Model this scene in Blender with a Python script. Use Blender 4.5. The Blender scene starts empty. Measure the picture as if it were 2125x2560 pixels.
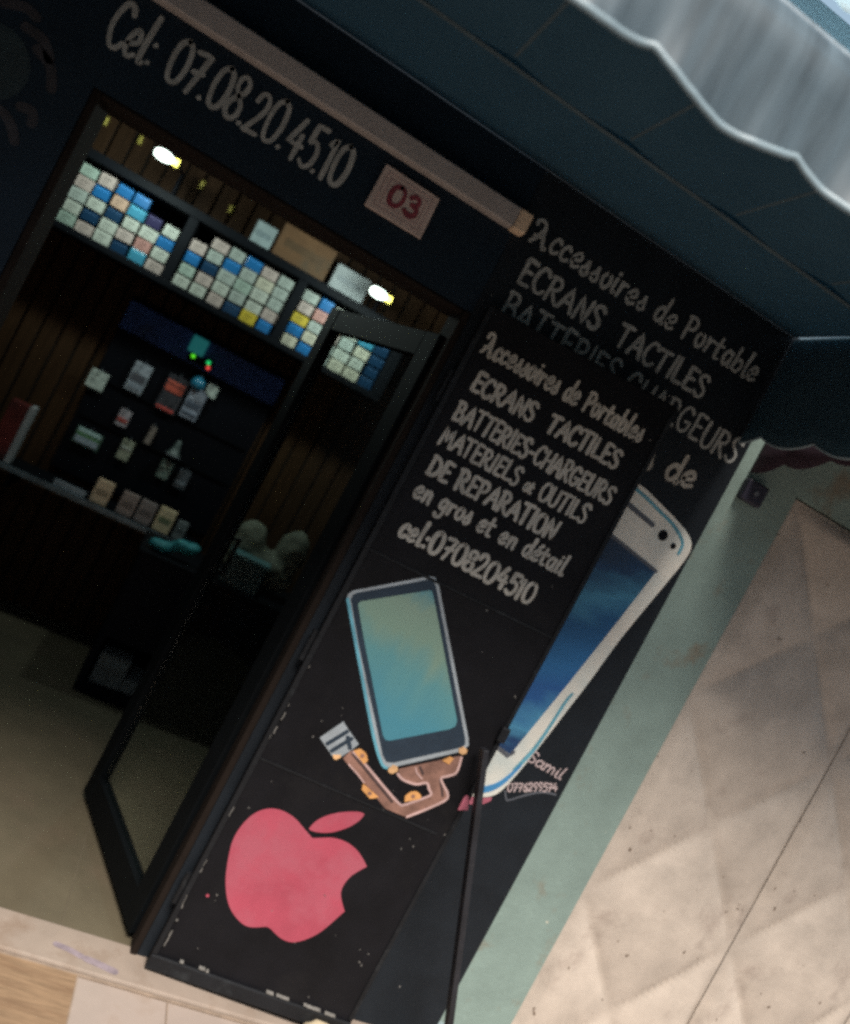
import bpy, bmesh, math, random
from mathutils import Vector, Matrix
random.seed(7)
S = bpy.context.scene
COL = S.collection
PI = math.pi

# ---------------------------------------------------------------- camera
cam_data = bpy.data.cameras.new("camera")
cam = bpy.data.objects.new("camera", cam_data)
COL.objects.link(cam)
RIGHT, UP, BACK = (0.853115, -0.237666, 0.464446), (-0.436104, 0.163781, 0.884867), (-0.28637, -0.95744, 0.036077)
cam.matrix_world = Matrix(((RIGHT[0], UP[0], BACK[0], 0), (RIGHT[1], UP[1], BACK[1], -2.2),
                           (RIGHT[2], UP[2], BACK[2], 1.54), (0, 0, 0, 1)))
cam_data.sensor_fit = 'VERTICAL'
cam_data.sensor_height = 24.0
cam_data.lens = 24.0 * 2100 / 2560
cam_data.clip_start = 0.02
cam_data.clip_end = 400
cam_data.dof.use_dof = True
cam_data.dof.focus_distance = 2.35
cam_data.dof.aperture_fstop = 0.85
S.camera = cam

# ---------------------------------------------------------------- sky and sun
SUN_EL, SUN_AZ = math.radians(57), math.radians(192)          # azimuth clockwise from +Y: behind the camera, a little left
world = bpy.data.worlds.new("World")
S.world = world
world.use_nodes = True
wn = world.node_tree
bg = wn.nodes["Background"]
sky = wn.nodes.new("ShaderNodeTexSky")
sky.sky_type = 'NISHITA'
sky.sun_disc = False
sky.sun_elevation = SUN_EL
sky.sun_rotation = SUN_AZ
sky.air_density = 1.0
sky.dust_density = 2.0
sky.ozone_density = 2.5
veil = wn.nodes.new("ShaderNodeMix")                          # thin bright overcast over the blue
veil.data_type = 'RGBA'
veil.inputs[0].default_value = 0.5
veil.inputs[7].default_value = (4.0, 5.4, 6.1, 1)
wn.links.new(sky.outputs[0], veil.inputs[6])
wn.links.new(veil.outputs[2], bg.inputs[0])
bg.inputs[1].default_value = 0.07
sd = bpy.data.lights.new("sun", 'SUN')
sd.energy = 3.5
sd.angle = math.radians(26)
sd.color = (1.0, 0.91, 0.82)
sun = bpy.data.objects.new("sun", sd)
COL.objects.link(sun)
sdir = Vector((math.sin(SUN_AZ) * math.cos(SUN_EL), math.cos(SUN_AZ) * math.cos(SUN_EL), math.sin(SUN_EL)))
sun.rotation_euler = sdir.to_track_quat('Z', 'Y').to_euler()
S.view_settings.view_transform = 'Standard'
S.view_settings.look = 'None'
S.view_settings.exposure = 1.1
S.view_settings.gamma = 1.0
S.cycles.use_denoising = False
S.cycles.filter_width = 3.2
S.cycles.max_bounces = 8
S.cycles.transparent_max_bounces = 12
S.cycles.sample_clamp_indirect = 1.0
S.cycles.sample_clamp_direct = 3.0
S.cycles.caustics_reflective = False
S.cycles.caustics_refractive = False

# ---------------------------------------------------------------- materials
def nd(t, typ, **kw):
    n = t.nodes.new(typ)
    for k, v in kw.items():
        if k in n.inputs: n.inputs[k].default_value = v
        else: setattr(n, k, v)
    return n

def mat(name, col, rough=0.6, var=0.15, scale=6.0, spec=0.4, bump=0.0, bscale=60.0, metal=0.0, stain=None, stain_scale=3.0,
        stain_lo=0.55, stain_hi=0.75, speck=None, speck_scale=45.0, speck_at=0.74, stretch=(1, 1, 1), coat=0.0):
    m = bpy.data.materials.new(name)
    m.use_nodes = True
    t = m.node_tree
    p = t.nodes["Principled BSDF"]
    p.inputs["Roughness"].default_value = rough
    p.inputs["Metallic"].default_value = metal
    p.inputs["Specular IOR Level"].default_value = spec
    if coat: p.inputs["Coat Weight"].default_value = coat; p.inputs["Coat Roughness"].default_value = 0.12
    tc = nd(t, "ShaderNodeTexCoord")
    mp = nd(t, "ShaderNodeMapping"); mp.inputs["Scale"].default_value = stretch
    t.links.new(tc.outputs["Object"], mp.inputs[0])
    nz = nd(t, "ShaderNodeTexNoise", Scale=scale, Detail=6.0, Roughness=0.6)
    t.links.new(mp.outputs[0], nz.inputs["Vector"])
    rp = nd(t, "ShaderNodeValToRGB")
    lo = [max(0, c * (1 - var)) for c in col]; hi = [min(1, c * (1 + var)) for c in col]
    rp.color_ramp.elements[0].position = 0.3; rp.color_ramp.elements[0].color = (*lo, 1)
    rp.color_ramp.elements[1].position = 0.7; rp.color_ramp.elements[1].color = (*hi, 1)
    t.links.new(nz.outputs["Fac"], rp.inputs[0])
    out = rp.outputs[0]
    def over(out, scale, lo, hi, colr, detail=5.0):
        n2 = nd(t, "ShaderNodeTexNoise", Scale=scale, Detail=detail, Roughness=0.65)
        t.links.new(mp.outputs[0], n2.inputs["Vector"])
        r2 = nd(t, "ShaderNodeValToRGB")
        r2.color_ramp.elements[0].position = lo; r2.color_ramp.elements[0].color = (0, 0, 0, 1)
        r2.color_ramp.elements[1].position = hi; r2.color_ramp.elements[1].color = (1, 1, 1, 1)
        t.links.new(n2.outputs["Fac"], r2.inputs[0])
        mx = nd(t, "ShaderNodeMix", data_type='RGBA')
        t.links.new(r2.outputs[0], mx.inputs[0]); t.links.new(out, mx.inputs[6])
        mx.inputs[7].default_value = (*colr, 1)
        return mx.outputs[2]
    if stain: out = over(out, stain_scale, stain_lo, stain_hi, stain)
    if speck: out = over(out, speck_scale, speck_at, speck_at + 0.03, speck, 2.0)
    t.links.new(out, p.inputs["Base Color"])
    if bump:
        n3 = nd(t, "ShaderNodeTexNoise", Scale=bscale, Detail=4.0)
        t.links.new(mp.outputs[0], n3.inputs["Vector"])
        b = nd(t, "ShaderNodeBump", Strength=bump, Distance=0.004)
        t.links.new(n3.outputs["Fac"], b.inputs["Height"]); t.links.new(b.outputs[0], p.inputs["Normal"])
    return m

def glow(name, col, strength):
    m = bpy.data.materials.new(name); m.use_nodes = True
    p = m.node_tree.nodes["Principled BSDF"]
    p.inputs["Base Color"].default_value = (*col, 1)
    p.inputs["Emission Color"].default_value = (*col, 1)
    p.inputs["Emission Strength"].default_value = strength
    return m

def cloth(name, col, trans, rough=0.7, var=0.12, scale=5, stretch=(1, 1, 1), tcol=None, spec=0.2):
    m = mat(name, col, rough, var, scale, spec, stretch=stretch)
    t = m.node_tree
    p = t.nodes["Principled BSDF"]; o = t.nodes["Material Output"]
    tr = nd(t, "ShaderNodeBsdfTranslucent"); tr.inputs[0].default_value = (*(tcol or col), 1)
    mx = nd(t, "ShaderNodeMixShader"); mx.inputs[0].default_value = trans
    t.links.new(p.outputs[0], mx.inputs[1]); t.links.new(tr.outputs[0], mx.inputs[2]); t.links.new(mx.outputs[0], o.inputs[0])
    return m

def gradient_paint(name, stops, direction, noise=0.12, nscale=9.0, offset=0.0, rough=0.45, streak=(1, 1, 1)):
    """painted picture: colour runs along a direction of the picture itself (object metres)"""
    m = bpy.data.materials.new(name); m.use_nodes = True
    t = m.node_tree; p = t.nodes["Principled BSDF"]; p.inputs["Roughness"].default_value = rough
    tc = nd(t, "ShaderNodeTexCoord")
    dt = nd(t, "ShaderNodeVectorMath", operation='DOT_PRODUCT'); dt.inputs[1].default_value = direction
    t.links.new(tc.outputs["Object"], dt.inputs[0])
    mp = nd(t, "ShaderNodeMapping"); mp.inputs["Scale"].default_value = streak
    t.links.new(tc.outputs["Object"], mp.inputs[0])
    nz = nd(t, "ShaderNodeTexNoise", Scale=nscale, Detail=5.0, Roughness=0.55); t.links.new(mp.outputs[0], nz.inputs["Vector"])
    ad = nd(t, "ShaderNodeMath", operation='MULTIPLY_ADD'); ad.inputs[1].default_value = noise; ad.inputs[2].default_value = offset - noise / 2
    t.links.new(nz.outputs["Fac"], ad.inputs[0])
    sm = nd(t, "ShaderNodeMath", operation='ADD'); t.links.new(dt.outputs["Value"], sm.inputs[0]); t.links.new(ad.outputs[0], sm.inputs[1])
    rp = nd(t, "ShaderNodeValToRGB")
    els = rp.color_ramp.elements
    while len(els) < len(stops): els.new(0.5)
    for e_, (pos, c) in zip(els, stops): e_.position = pos; e_.color = (*c, 1)
    t.links.new(sm.outputs[0], rp.inputs[0]); t.links.new(rp.outputs[0], p.inputs["Base Color"])
    return m

M = {}
M['navy'] = mat('navy_paint', (0.006, 0.014, 0.024), 0.55, 0.2, 5, 0.22, bump=0.08, bscale=40)
M['panel'] = mat('panel_black_paint', (0.0090, 0.0125, 0.0170), 0.55, 0.25, 7, 0.22, bump=0.1, bscale=35, speck=(0.35, 0.34, 0.32), speck_scale=30, speck_at=0.76)
M['leafblack'] = mat('leaf_black_paint', (0.0058, 0.0058, 0.0075), 0.55, 0.35, 6, 0.16, bump=0.12, bscale=30, stain=(0.011, 0.0105, 0.0115), stain_scale=4, speck=(0.14, 0.14, 0.135), speck_scale=34, speck_at=0.775)
M['edgeblack'] = mat('worn_edge_paint', (0.008, 0.009, 0.011), 0.5, 0.3, 9, 0.25, bump=0.15, bscale=50, stain=(0.022, 0.025, 0.028), stain_scale=14, stain_lo=0.56, stain_hi=0.72)
M['chip'] = mat('bare_chip', (0.15, 0.145, 0.135), 0.8, 0.3, 60)
M['letter'] = mat('letter_paint', (0.42, 0.40, 0.355), 0.6, 0.22, 26)
M['letter2'] = mat('letter_paint_grey', (0.31, 0.32, 0.305), 0.6, 0.25, 26)  # darker, greyer letter colour for the upper lines
M['lintel'] = mat('lintel_beige', (0.33, 0.30, 0.285), 0.55, 0.12, 8)
M['lintelend'] = mat('lintel_end_wood', (0.62, 0.47, 0.33), 0.6, 0.15, 14)
M['sign'] = mat('sign_cream', (0.48, 0.39, 0.35), 0.6, 0.15, 20)
M['signline'] = mat('sign_line', (0.40, 0.28, 0.26), 0.6, 0.1, 20)
M['signred'] = mat('sign_red', (0.20, 0.035, 0.05), 0.6, 0.3, 30)
M['green'] = mat('green_wall_paint', (0.205, 0.278, 0.252), 0.7, 0.12, 7, 0.3, bump=0.3, bscale=60, stain=(0.20, 0.175, 0.13), stain_scale=6, stain_lo=0.57, stain_hi=0.72, speck=(0.55, 0.52, 0.42), speck_scale=26, speck_at=0.74)
M['greenblue'] = mat('blue_wall_paint', (0.26, 0.35, 0.37), 0.7, 0.12, 8, 0.3, bump=0.2)
M['beige'] = mat('beige_door_paint', (0.475, 0.415, 0.355), 0.55, 0.16, 9, 0.35, bump=0.2, bscale=70, stain=(0.24, 0.185, 0.155), stain_scale=3.6, stain_lo=0.57, stain_hi=0.78, speck=(0.17, 0.13, 0.10), speck_scale=24, speck_at=0.725)
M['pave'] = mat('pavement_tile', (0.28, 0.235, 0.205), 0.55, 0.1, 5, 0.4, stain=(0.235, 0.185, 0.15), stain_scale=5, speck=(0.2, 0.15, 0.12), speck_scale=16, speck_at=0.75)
M['thresh'] = mat('threshold_stone', (0.25, 0.205, 0.17), 0.5, 0.1, 9, 0.4, stain=(0.20, 0.15, 0.115), stain_scale=8, stain_lo=0.52, stain_hi=0.72)
M['joint'] = mat('tile_joint', (0.22, 0.17, 0.13), 0.9, 0.2, 20)
M['wood'] = mat('wood_look_tile', (0.21, 0.14, 0.085), 0.5, 0.3, 9, 0.4, stretch=(1.2, 9, 1), stain=(0.14, 0.085, 0.05), stain_scale=3, stain_lo=0.5, stain_hi=0.7)
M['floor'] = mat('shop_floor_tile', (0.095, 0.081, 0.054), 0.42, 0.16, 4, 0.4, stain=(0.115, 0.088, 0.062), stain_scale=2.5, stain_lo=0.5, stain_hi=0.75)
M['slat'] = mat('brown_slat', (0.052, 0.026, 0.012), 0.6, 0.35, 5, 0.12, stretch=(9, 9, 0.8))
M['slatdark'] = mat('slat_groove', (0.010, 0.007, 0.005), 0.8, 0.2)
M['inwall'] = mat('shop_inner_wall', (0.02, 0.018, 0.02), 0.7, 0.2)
M['black'] = mat('black_board', (0.0035, 0.0042, 0.007), 0.6, 0.2, 10, 0.1)
M['frame'] = mat('shelf_black', (0.0035, 0.0045, 0.0065), 0.6, 0.2, 10, 0.1)
M['metalblack'] = mat('door_black_metal', (0.0028, 0.0038, 0.0046), 0.6, 0.2, 10, 0.08)
M['canopy'] = cloth('canopy_cloth', (0.042, 0.086, 0.115), 0.4, 0.8, 0.15, 3, tcol=(0.048, 0.108, 0.145))
M['seam'] = cloth('canopy_seam', (0.11, 0.16, 0.19), 0.4, 0.8, 0.15, 8, tcol=(0.10, 0.19, 0.24))
M['flap'] = cloth('flap_cloth', (0.05, 0.095, 0.125), 0.5, 0.8, 0.15, 4, tcol=(0.085, 0.16, 0.205))
M['purple'] = cloth('purple_cloth', (0.05, 0.032, 0.045), 0.1, 0.8, 0.15, 5)
M['piping'] = mat('piping_grey', (0.18, 0.24, 0.27), 0.7, 0.1)
M['valance'] = cloth('valance_sheet', (0.115, 0.155, 0.180), 0.4, 0.35, 0.34, 5, stretch=(6, 1, 0.7), tcol=(0.25, 0.345, 0.40), spec=0.5)
M['hem'] = mat('valance_hem', (0.20, 0.265, 0.295), 0.4, 0.15, 12)
M['roll'] = mat('roll_tube', (0.42, 0.48, 0.51), 0.35, 0.15, 9, 0.5, stretch=(1, 4, 4))
M['rollseam'] = mat('roll_seam', (0.30, 0.36, 0.40), 0.5, 0.4, 30)
M['upper'] = mat('upper_wall', (0.15, 0.21, 0.25), 0.7, 0.12, 2)
M['bezel'] = mat('paint_bezel', (0.020, 0.035, 0.055), 0.45, 0.2, 12)
M['silver'] = mat('paint_silver', (0.30, 0.34, 0.37), 0.5, 0.25, 10)
M['gold'] = mat('paint_gold', (0.66, 0.40, 0.20), 0.5, 0.3, 30)
M['orange'] = mat('paint_orange', (0.62, 0.31, 0.11), 0.5, 0.2, 30)
M['copper'] = mat('paint_copper', (0.24, 0.13, 0.10), 0.5, 0.45, 16)
M['pinkline'] = mat('paint_pinkish', (0.50, 0.34, 0.32), 0.5, 0.2, 20)
M['white'] = mat('paint_white', (0.80, 0.76, 0.67), 0.5, 0.08, 10, stain=(0.52, 0.61, 0.60), stain_scale=3, stain_lo=0.45, stain_hi=0.7)
M['shade'] = mat('paint_grey', (0.10, 0.11, 0.13), 0.5, 0.2, 12)
M['teal'] = mat('paint_teal', (0.12, 0.36, 0.46), 0.5, 0.25, 14)
M['blue'] = mat('paint_blue', (0.06, 0.26, 0.52), 0.5, 0.25, 14)
M['red'] = mat('paint_red_emblem', (0.36, 0.062, 0.096), 0.45, 0.16, 5, 0.35, stain=(0.36, 0.085, 0.12), stain_scale=6, stain_lo=0.45, stain_hi=0.62)
M['pink'] = mat('paint_pink', (0.42, 0.12, 0.17), 0.5, 0.3, 30)
M['sigpink'] = mat('paint_sig', (0.50, 0.40, 0.40), 0.5, 0.2, 30)
M['reveal'] = mat('door_reveal_paint', (0.014, 0.010, 0.008), 0.85, 0.2, 10, 0.1)
# ---------------------------------------------------------------- mesh helpers
class MB:
    def __init__(s): s.v = []; s.f = []
    def quad(s, a, b, c, d):
        n = len(s.v); s.v += [a, b, c, d]; s.f.append((n, n + 1, n + 2, n + 3))
    def box(s, x0, x1, y0, y1, z0, z1):
        n = len(s.v)
        s.v += [(x, y, z) for z in (z0, z1) for y in (y0, y1) for x in (x0, x1)]
        s.f += [tuple(n + i for i in q) for q in ((0, 2, 3, 1), (4, 5, 7, 6), (0, 1, 5, 4), (2, 6, 7, 3), (0, 4, 6, 2), (1, 3, 7, 5))]
        return s
    def prism(s, fr, pts, h0, h1):
        """outline in a frame's (u,v), from height h0 to h1 along its normal"""
        n = len(s.v); k = len(pts)
        area = sum(pts[i][0] * pts[(i + 1) % k][1] - pts[(i + 1) % k][0] * pts[i][1] for i in range(k))
        if area < 0: pts = pts[::-1]
        s.v += [fr(u, v, h0) for u, v in pts] + [fr(u, v, h1) for u, v in pts]
        s.f.append(tuple(range(n + k, n + 2 * k)))
        s.f.append(tuple(range(n + k - 1, n - 1, -1)))
        for i in range(k):
            j = (i + 1) % k
            s.f.append((n + i, n + j, n + k + j, n + k + i))
        return s
    def ribbon(s, fr, pts, w, h0, h1):
        """a brush stroke of half width w along pts, round ended"""
        P = [Vector((p[0], p[1])) for p in pts]
        if len(P) == 1: P = [P[0], P[0] + Vector((1e-4, 0))]
        L, R_ = [], []
        for i, p in enumerate(P):
            a = P[max(0, i - 1)]; b = P[min(len(P) - 1, i + 1)]
            d = (b - a)
            d = d.normalized() if d.length > 1e-9 else Vector((1, 0))
            nrm = Vector((-d.y, d.x))
            ww = w(i / (len(P) - 1)) if callable(w) else w
            L.append(p + nrm * ww); R_.append(p - nrm * ww)
        def cap(p, d, ww):
            nrm = Vector((-d.y, d.x))
            return [p + nrm * ww * math.cos(t) + d * ww * math.sin(t) for t in (PI * k / 5 for k in range(1, 5))]
        d1 = (P[-1] - P[-2]).normalized(); d0 = (P[0] - P[1]).normalized()
        w1 = w(1) if callable(w) else w; w0 = w(0) if callable(w) else w
        n = len(s.v); m = len(P)
        s.v += [fr(q.x, q.y, h1) for q in L] + [fr(q.x, q.y, h1) for q in R_]
        for i in range(m - 1): s.f.append((n + m + i, n + m + i + 1, n + i + 1, n + i))
        for base, c, first, last in ((P[-1], cap(P[-1], d1, w1), n + m - 1, n + 2 * m - 1), (P[0], cap(P[0], d0, w0), n + m, n)):
            k = len(s.v); s.v += [fr(q.x, q.y, h1) for q in c]
            s.f.append((last,) + tuple(range(k + len(c) - 1, k - 1, -1)) + (first,))
        # thin side skirt down to the wall
        ring = list(range(n, n + m)); ring2 = list(range(n + m, n + 2 * m))
        for rr, flip in ((ring, 0), (ring2, 1)):
            src = L if not flip else R_
            k = len(s.v); s.v += [fr(q.x, q.y, h0) for q in src]
            for i in range(m - 1):
                q = (rr[i], rr[i + 1], k + i + 1, k + i)
                s.f.append(q if not flip else q[::-1])
        return s
    def tube(s, a, b, r0, r1=None, seg=12, caps=True):
        r1 = r0 if r1 is None else r1
        a, b = Vector(a), Vector(b); d = (b - a).normalized()
        x = d.orthogonal().normalized(); y = d.cross(x)
        n = len(s.v)
        for c, r in ((a, r0), (b, r1)):
            s.v += [tuple(c + x * r * math.cos(2 * PI * i / seg) + y * r * math.sin(2 * PI * i / seg)) for i in range(seg)]
        for i in range(seg):
            j = (i + 1) % seg; s.f.append((n + i, n + j, n + seg + j, n + seg + i))
        if caps: s.f.append(tuple(range(n + seg - 1, n - 1, -1))); s.f.append(tuple(range(n + seg, n + 2 * seg)))
        return s
    def lathe(s, c, prof, seg=20, axis='z', squash=1.0):
        n = len(s.v); c = Vector(c)
        for r, h in prof:
            for i in range(seg):
                a = 2 * PI * i / seg; p, q = r * math.cos(a), r * math.sin(a) * squash
                s.v.append(tuple(c + (Vector((p, q, h)) if axis == 'z' else Vector((h, p, q)) if axis == 'x' else Vector((p, h, q)))))
        for k in range(len(prof) - 1):
            for i in range(seg):
                j = (i + 1) % seg; a = n + k * seg
                s.f.append((a + i, a + j, a + seg + j, a + seg + i))
        s.f.append(tuple(range(n + seg - 1, n - 1, -1))); s.f.append(tuple(range(n + (len(prof) - 1) * seg, n + len(prof) * seg)))
        return s

def obj(name, mb, material, parent=None, bevel=0.0, smooth=False, solid=0.0):
    o_par = Vector(parent_base(parent)) if parent else Vector((0, 0, 0))
    me = bpy.data.meshes.new(name)
    me.from_pydata([tuple(Vector(v) - o_par) for v in mb.v], [], mb.f)
    me.materials.append(M[material] if isinstance(material, str) else material)
    bm = bmesh.new(); bm.from_mesh(me); bmesh.ops.remove_doubles(bm, verts=bm.verts, dist=1e-6)
    bmesh.ops.recalc_face_normals(bm, faces=bm.faces) if bevel or smooth else None
    bm.to_mesh(me); bm.free()
    if smooth:
        for p in me.polygons: p.use_smooth = True
    o = bpy.data.objects.new(name, me); COL.objects.link(o)
    if parent: o.parent = parent
    if solid:
        md = o.modifiers.new("thickness", 'SOLIDIFY'); md.thickness = solid; md.offset = 0
    if bevel:
        md = o.modifiers.new("bevel", 'BEVEL'); md.width = bevel; md.segments = 2; md.limit_method = 'ANGLE'
    return o

def parent_base(p):
    v = Vector((0, 0, 0))
    while p is not None: v += p.location; p = p.parent
    return v

def thing(name, label, cat, loc=(0, 0, 0), group=None):
    o = bpy.data.objects.new(name, None); COL.objects.link(o); o.location = loc; o.empty_display_size = 0.1
    o['label'] = label; o['category'] = cat
    if group: o['group'] = group
    return o

def tag(o, label, cat, group=None):
    o['label'] = label; o['category'] = cat
    if group: o['group'] = group
    return o

def dup(root, loc, label=None):
    r = root.copy(); COL.objects.link(r); r.location = loc
    if label: r['label'] = label
    for ch in list(root.children):
        c = ch.copy(); COL.objects.link(c); c.parent = r
        for g in ch.children:
            d = g.copy(); COL.objects.link(d); d.parent = c
    return r

def struct(o): o['kind'] = 'structure'; return o

def WALL(u, v, h): return (u, -h, v)                                   # the shop front, h out towards the street
LA = math.radians(6); LH = (0.54, -0.04)
def LEAF(u, v, h): return (LH[0] + u * math.cos(LA) - h * math.sin(LA), LH[1] - u * math.sin(LA) - h * math.cos(LA), v)
def at_y(y):
    return lambda u, v, h: (u, y - h, v)

# ---------------------------------------------------------------- brush lettering
def cr(pts, n=5):
    """Catmull-Rom through pts"""
    P = [pts[0]] + list(pts) + [pts[-1]]; out = []
    for i in range(1, len(P) - 2):
        for k in range(n):
            t = k / n
            out.append(tuple(0.5 * (2 * P[i][a] + (P[i + 1][a] - P[i - 1][a]) * t + (2 * P[i - 1][a] - 5 * P[i][a] + 4 * P[i + 1][a] - P[i + 2][a]) * t * t
                             + (3 * P[i][a] - P[i - 1][a] - 3 * P[i + 1][a] + P[i + 2][a]) * t ** 3) for a in (0, 1)))
    out.append(tuple(pts[-1])); return out
c_ = lambda *p: ('c', p)
l_ = lambda *p: ('l', p)
G = {  # width, strokes; 'c' curved, 'l' straight
 'A': (.66, [l_((0, 0), (.34, 1), (.62, 0)), l_((.1, .34), (.54, .38))]),
 'a1': (.80, [c_((.0, .78), (.02, .96), (.2, 1.04), (.38, .9), (.46, .5), (.62, .02), (.72, .04)), c_((.4, .86), (.26, .4), (.02, .02)), l_((.1, .34), (.5, .4))]),
 'B': (.56, [l_((.04, 0), (.06, 1)), c_((.0, .97), (.3, 1.0), (.44, .82), (.34, .58), (.08, .53)), c_((.08, .53), (.4, .5), (.52, .28), (.36, .04), (.02, .01))]),
 'C': (.58, [c_((.54, .82), (.44, .98), (.22, .97), (.05, .66), (.03, .32), (.18, .04), (.4, .02), (.55, .18))]),
 'D': (.62, [l_((.04, 0), (.06, 1)), c_((.0, .98), (.32, .94), (.56, .6), (.5, .22), (.28, .02), (.0, .01))]),
 'E': (.54, [c_((.5, .98), (.12, 1.0), (.1, .8), (.1, .56), (.08, .1), (.16, .02), (.5, .04)), l_((.1, .53), (.42, .55))]),
 'G': (.64, [c_((.55, .84), (.42, .99), (.2, .95), (.04, .62), (.04, .3), (.2, .03), (.44, .04), (.56, .22), (.57, .42)), l_((.36, .42), (.6, .44))]),
 'H': (.62, [l_((.04, 0), (.07, 1)), l_((.54, 0), (.57, 1)), l_((.06, .5), (.56, .53))]),
 'I': (.2, [l_((.08, 0), (.11, 1))]),
 'L': (.48, [c_((.08, 1), (.06, .5), (.06, .12), (.14, .02), (.46, .05))]),
 'M': (.78, [l_((.02, 0), (.12, 1), (.36, .3), (.62, 1), (.72, 0))]),
 'N': (.64, [l_((.04, 0), (.08, 1), (.5, .02), (.58, 1))]),
 'O': (.66, [c_((.34, .99), (.12, .88), (.03, .5), (.14, .08), (.34, .01), (.54, .12), (.62, .5), (.52, .9), (.34, .99))]),
 'P': (.54, [l_((.05, 0), (.08, 1)), c_((.0, .96), (.3, 1.0), (.47, .8), (.38, .54), (.08, .46))]),
 'R': (.6, [l_((.05, 0), (.07, 1)), c_((.0, .96), (.3, 1.0), (.47, .8), (.38, .56), (.08, .48)), c_((.2, .5), (.38, .2), (.56, .0))]),
 'S': (.54, [c_((.5, .86), (.38, .99), (.16, .95), (.08, .74), (.26, .55), (.46, .36), (.42, .08), (.2, .0), (.02, .14))]),
 'T': (.58, [l_((.0, .96), (.56, 1.0)), l_((.28, .97), (.24, 0))]),
 'U': (.62, [c_((.06, 1), (.04, .4), (.12, .08), (.3, .0), (.48, .12), (.54, .5), (.55, 1)), ]),
 '0': (.64, [c_((.33, .99), (.12, .86), (.04, .5), (.12, .1), (.31, .01), (.5, .12), (.6, .5), (.52, .88), (.33, .99))]),
 '1': (.3, [l_((.02, .8), (.18, 1), (.16, 0))]),
 '2': (.56, [c_((.04, .76), (.12, .96), (.32, 1.0), (.46, .82), (.38, .52), (.02, .03)), l_((.02, .03), (.52, .05))]),
 '4': (.6, [l_((.34, 1), (.02, .36), (.56, .38)), l_((.42, .62), (.4, 0))]),
 '5': (.54, [l_((.5, .98), (.14, .97), (.1, .56)), c_((.1, .56), (.32, .62), (.5, .44), (.46, .14), (.24, .0), (.02, .1))]),
 '6': (.56, [c_((.46, .98), (.18, .76), (.05, .36), (.16, .04), (.36, .02), (.5, .2), (.44, .44), (.26, .5), (.08, .34))]),
 '7': (.56, [l_((.02, .93), (.5, .98), (.2, 0)), l_((.14, .48), (.46, .54))]),
 '8': (.56, [c_((.28, .54), (.1, .7), (.12, .92), (.3, .99), (.46, .86), (.42, .66), (.28, .54), (.06, .34), (.06, .1), (.28, .0), (.48, .12), (.48, .36), (.28, .54))]),
 '9': (.54, [c_((.46, .66), (.3, .5), (.1, .6), (.08, .86), (.26, .99), (.44, .88), (.47, .6), (.38, .2), (.24, 0))]),
 'a': (.5, [c_((.4, .54), (.24, .64), (.06, .42), (.08, .1), (.24, .03), (.4, .3)), c_((.43, .62), (.4, .2), (.44, .02), (.5, .06))]),
 'b': (.5, [c_((.1, 1.06), (.06, .5), (.06, .04)), c_((.06, .2), (.2, .56), (.4, .52), (.44, .26), (.3, .02), (.06, .06))]),
 'c': (.42, [c_((.38, .5), (.26, .63), (.08, .46), (.04, .2), (.16, .02), (.38, .12))]),
 'd': (.52, [c_((.4, .52), (.24, .64), (.06, .42), (.08, .1), (.24, .03), (.4, .28)), c_((.47, 1.1), (.42, .5), (.42, .02), (.5, .06))]),
 'e': (.46, [c_((.06, .28), (.36, .38), (.38, .54), (.26, .64), (.08, .44), (.05, .18), (.18, .02), (.4, .12))]),
 'g': (.5, [c_((.4, .54), (.24, .64), (.08, .46), (.1, .2), (.26, .16), (.4, .36)), c_((.44, .62), (.42, .1), (.34, -.28), (.12, -.34), (.0, -.2))]),
 'i': (.22, [c_((.1, .6), (.07, .2), (.12, .02), (.2, .05)), l_((.12, .84), (.13, .86))]),
 'l': (.24, [c_((.13, 1.08), (.08, .4), (.1, .04), (.22, .06))]),
 'm': (.7, [c_((.05, .6), (.06, .3), (.05, .02)), c_((.06, .36), (.22, .62), (.32, .5), (.31, .03)), c_((.32, .36), (.48, .62), (.58, .5), (.57, .03))]),
 'n': (.5, [c_((.05, .6), (.07, .3), (.05, .02)), c_((.06, .34), (.24, .62), (.38, .52), (.38, .2), (.42, .02))]),
 'o': (.48, [c_((.24, .63), (.08, .5), (.05, .24), (.16, .03), (.32, .05), (.42, .28), (.38, .54), (.24, .63))]),
 'r': (.4, [c_((.06, .62), (.08, .3), (.05, .02)), c_((.07, .34), (.2, .58), (.36, .58))]),
 's': (.4, [c_((.06, .08), (.2, .0), (.34, .12), (.3, .34), (.26, .62)), c_((.26, .62), (.2, .4), (.04, .24))]),
 't': (.4, [c_((.17, .92), (.12, .4), (.14, .05), (.32, .05)), l_((.0, .6), (.36, .64))]),
 '.': (.24, [l_((.08, .03), (.1, .05))]), ':': (.3, [l_((.1, .08), (.12, .1)), l_((.12, .5), (.14, .52))]),
 '-': (.36, [l_((.03, .45), (.27, .47))]), ' ': (.34, []),
}
G['é'] = (.46, G['e'][1] + [l_((.24, .8), (.36, .96))])

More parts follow.
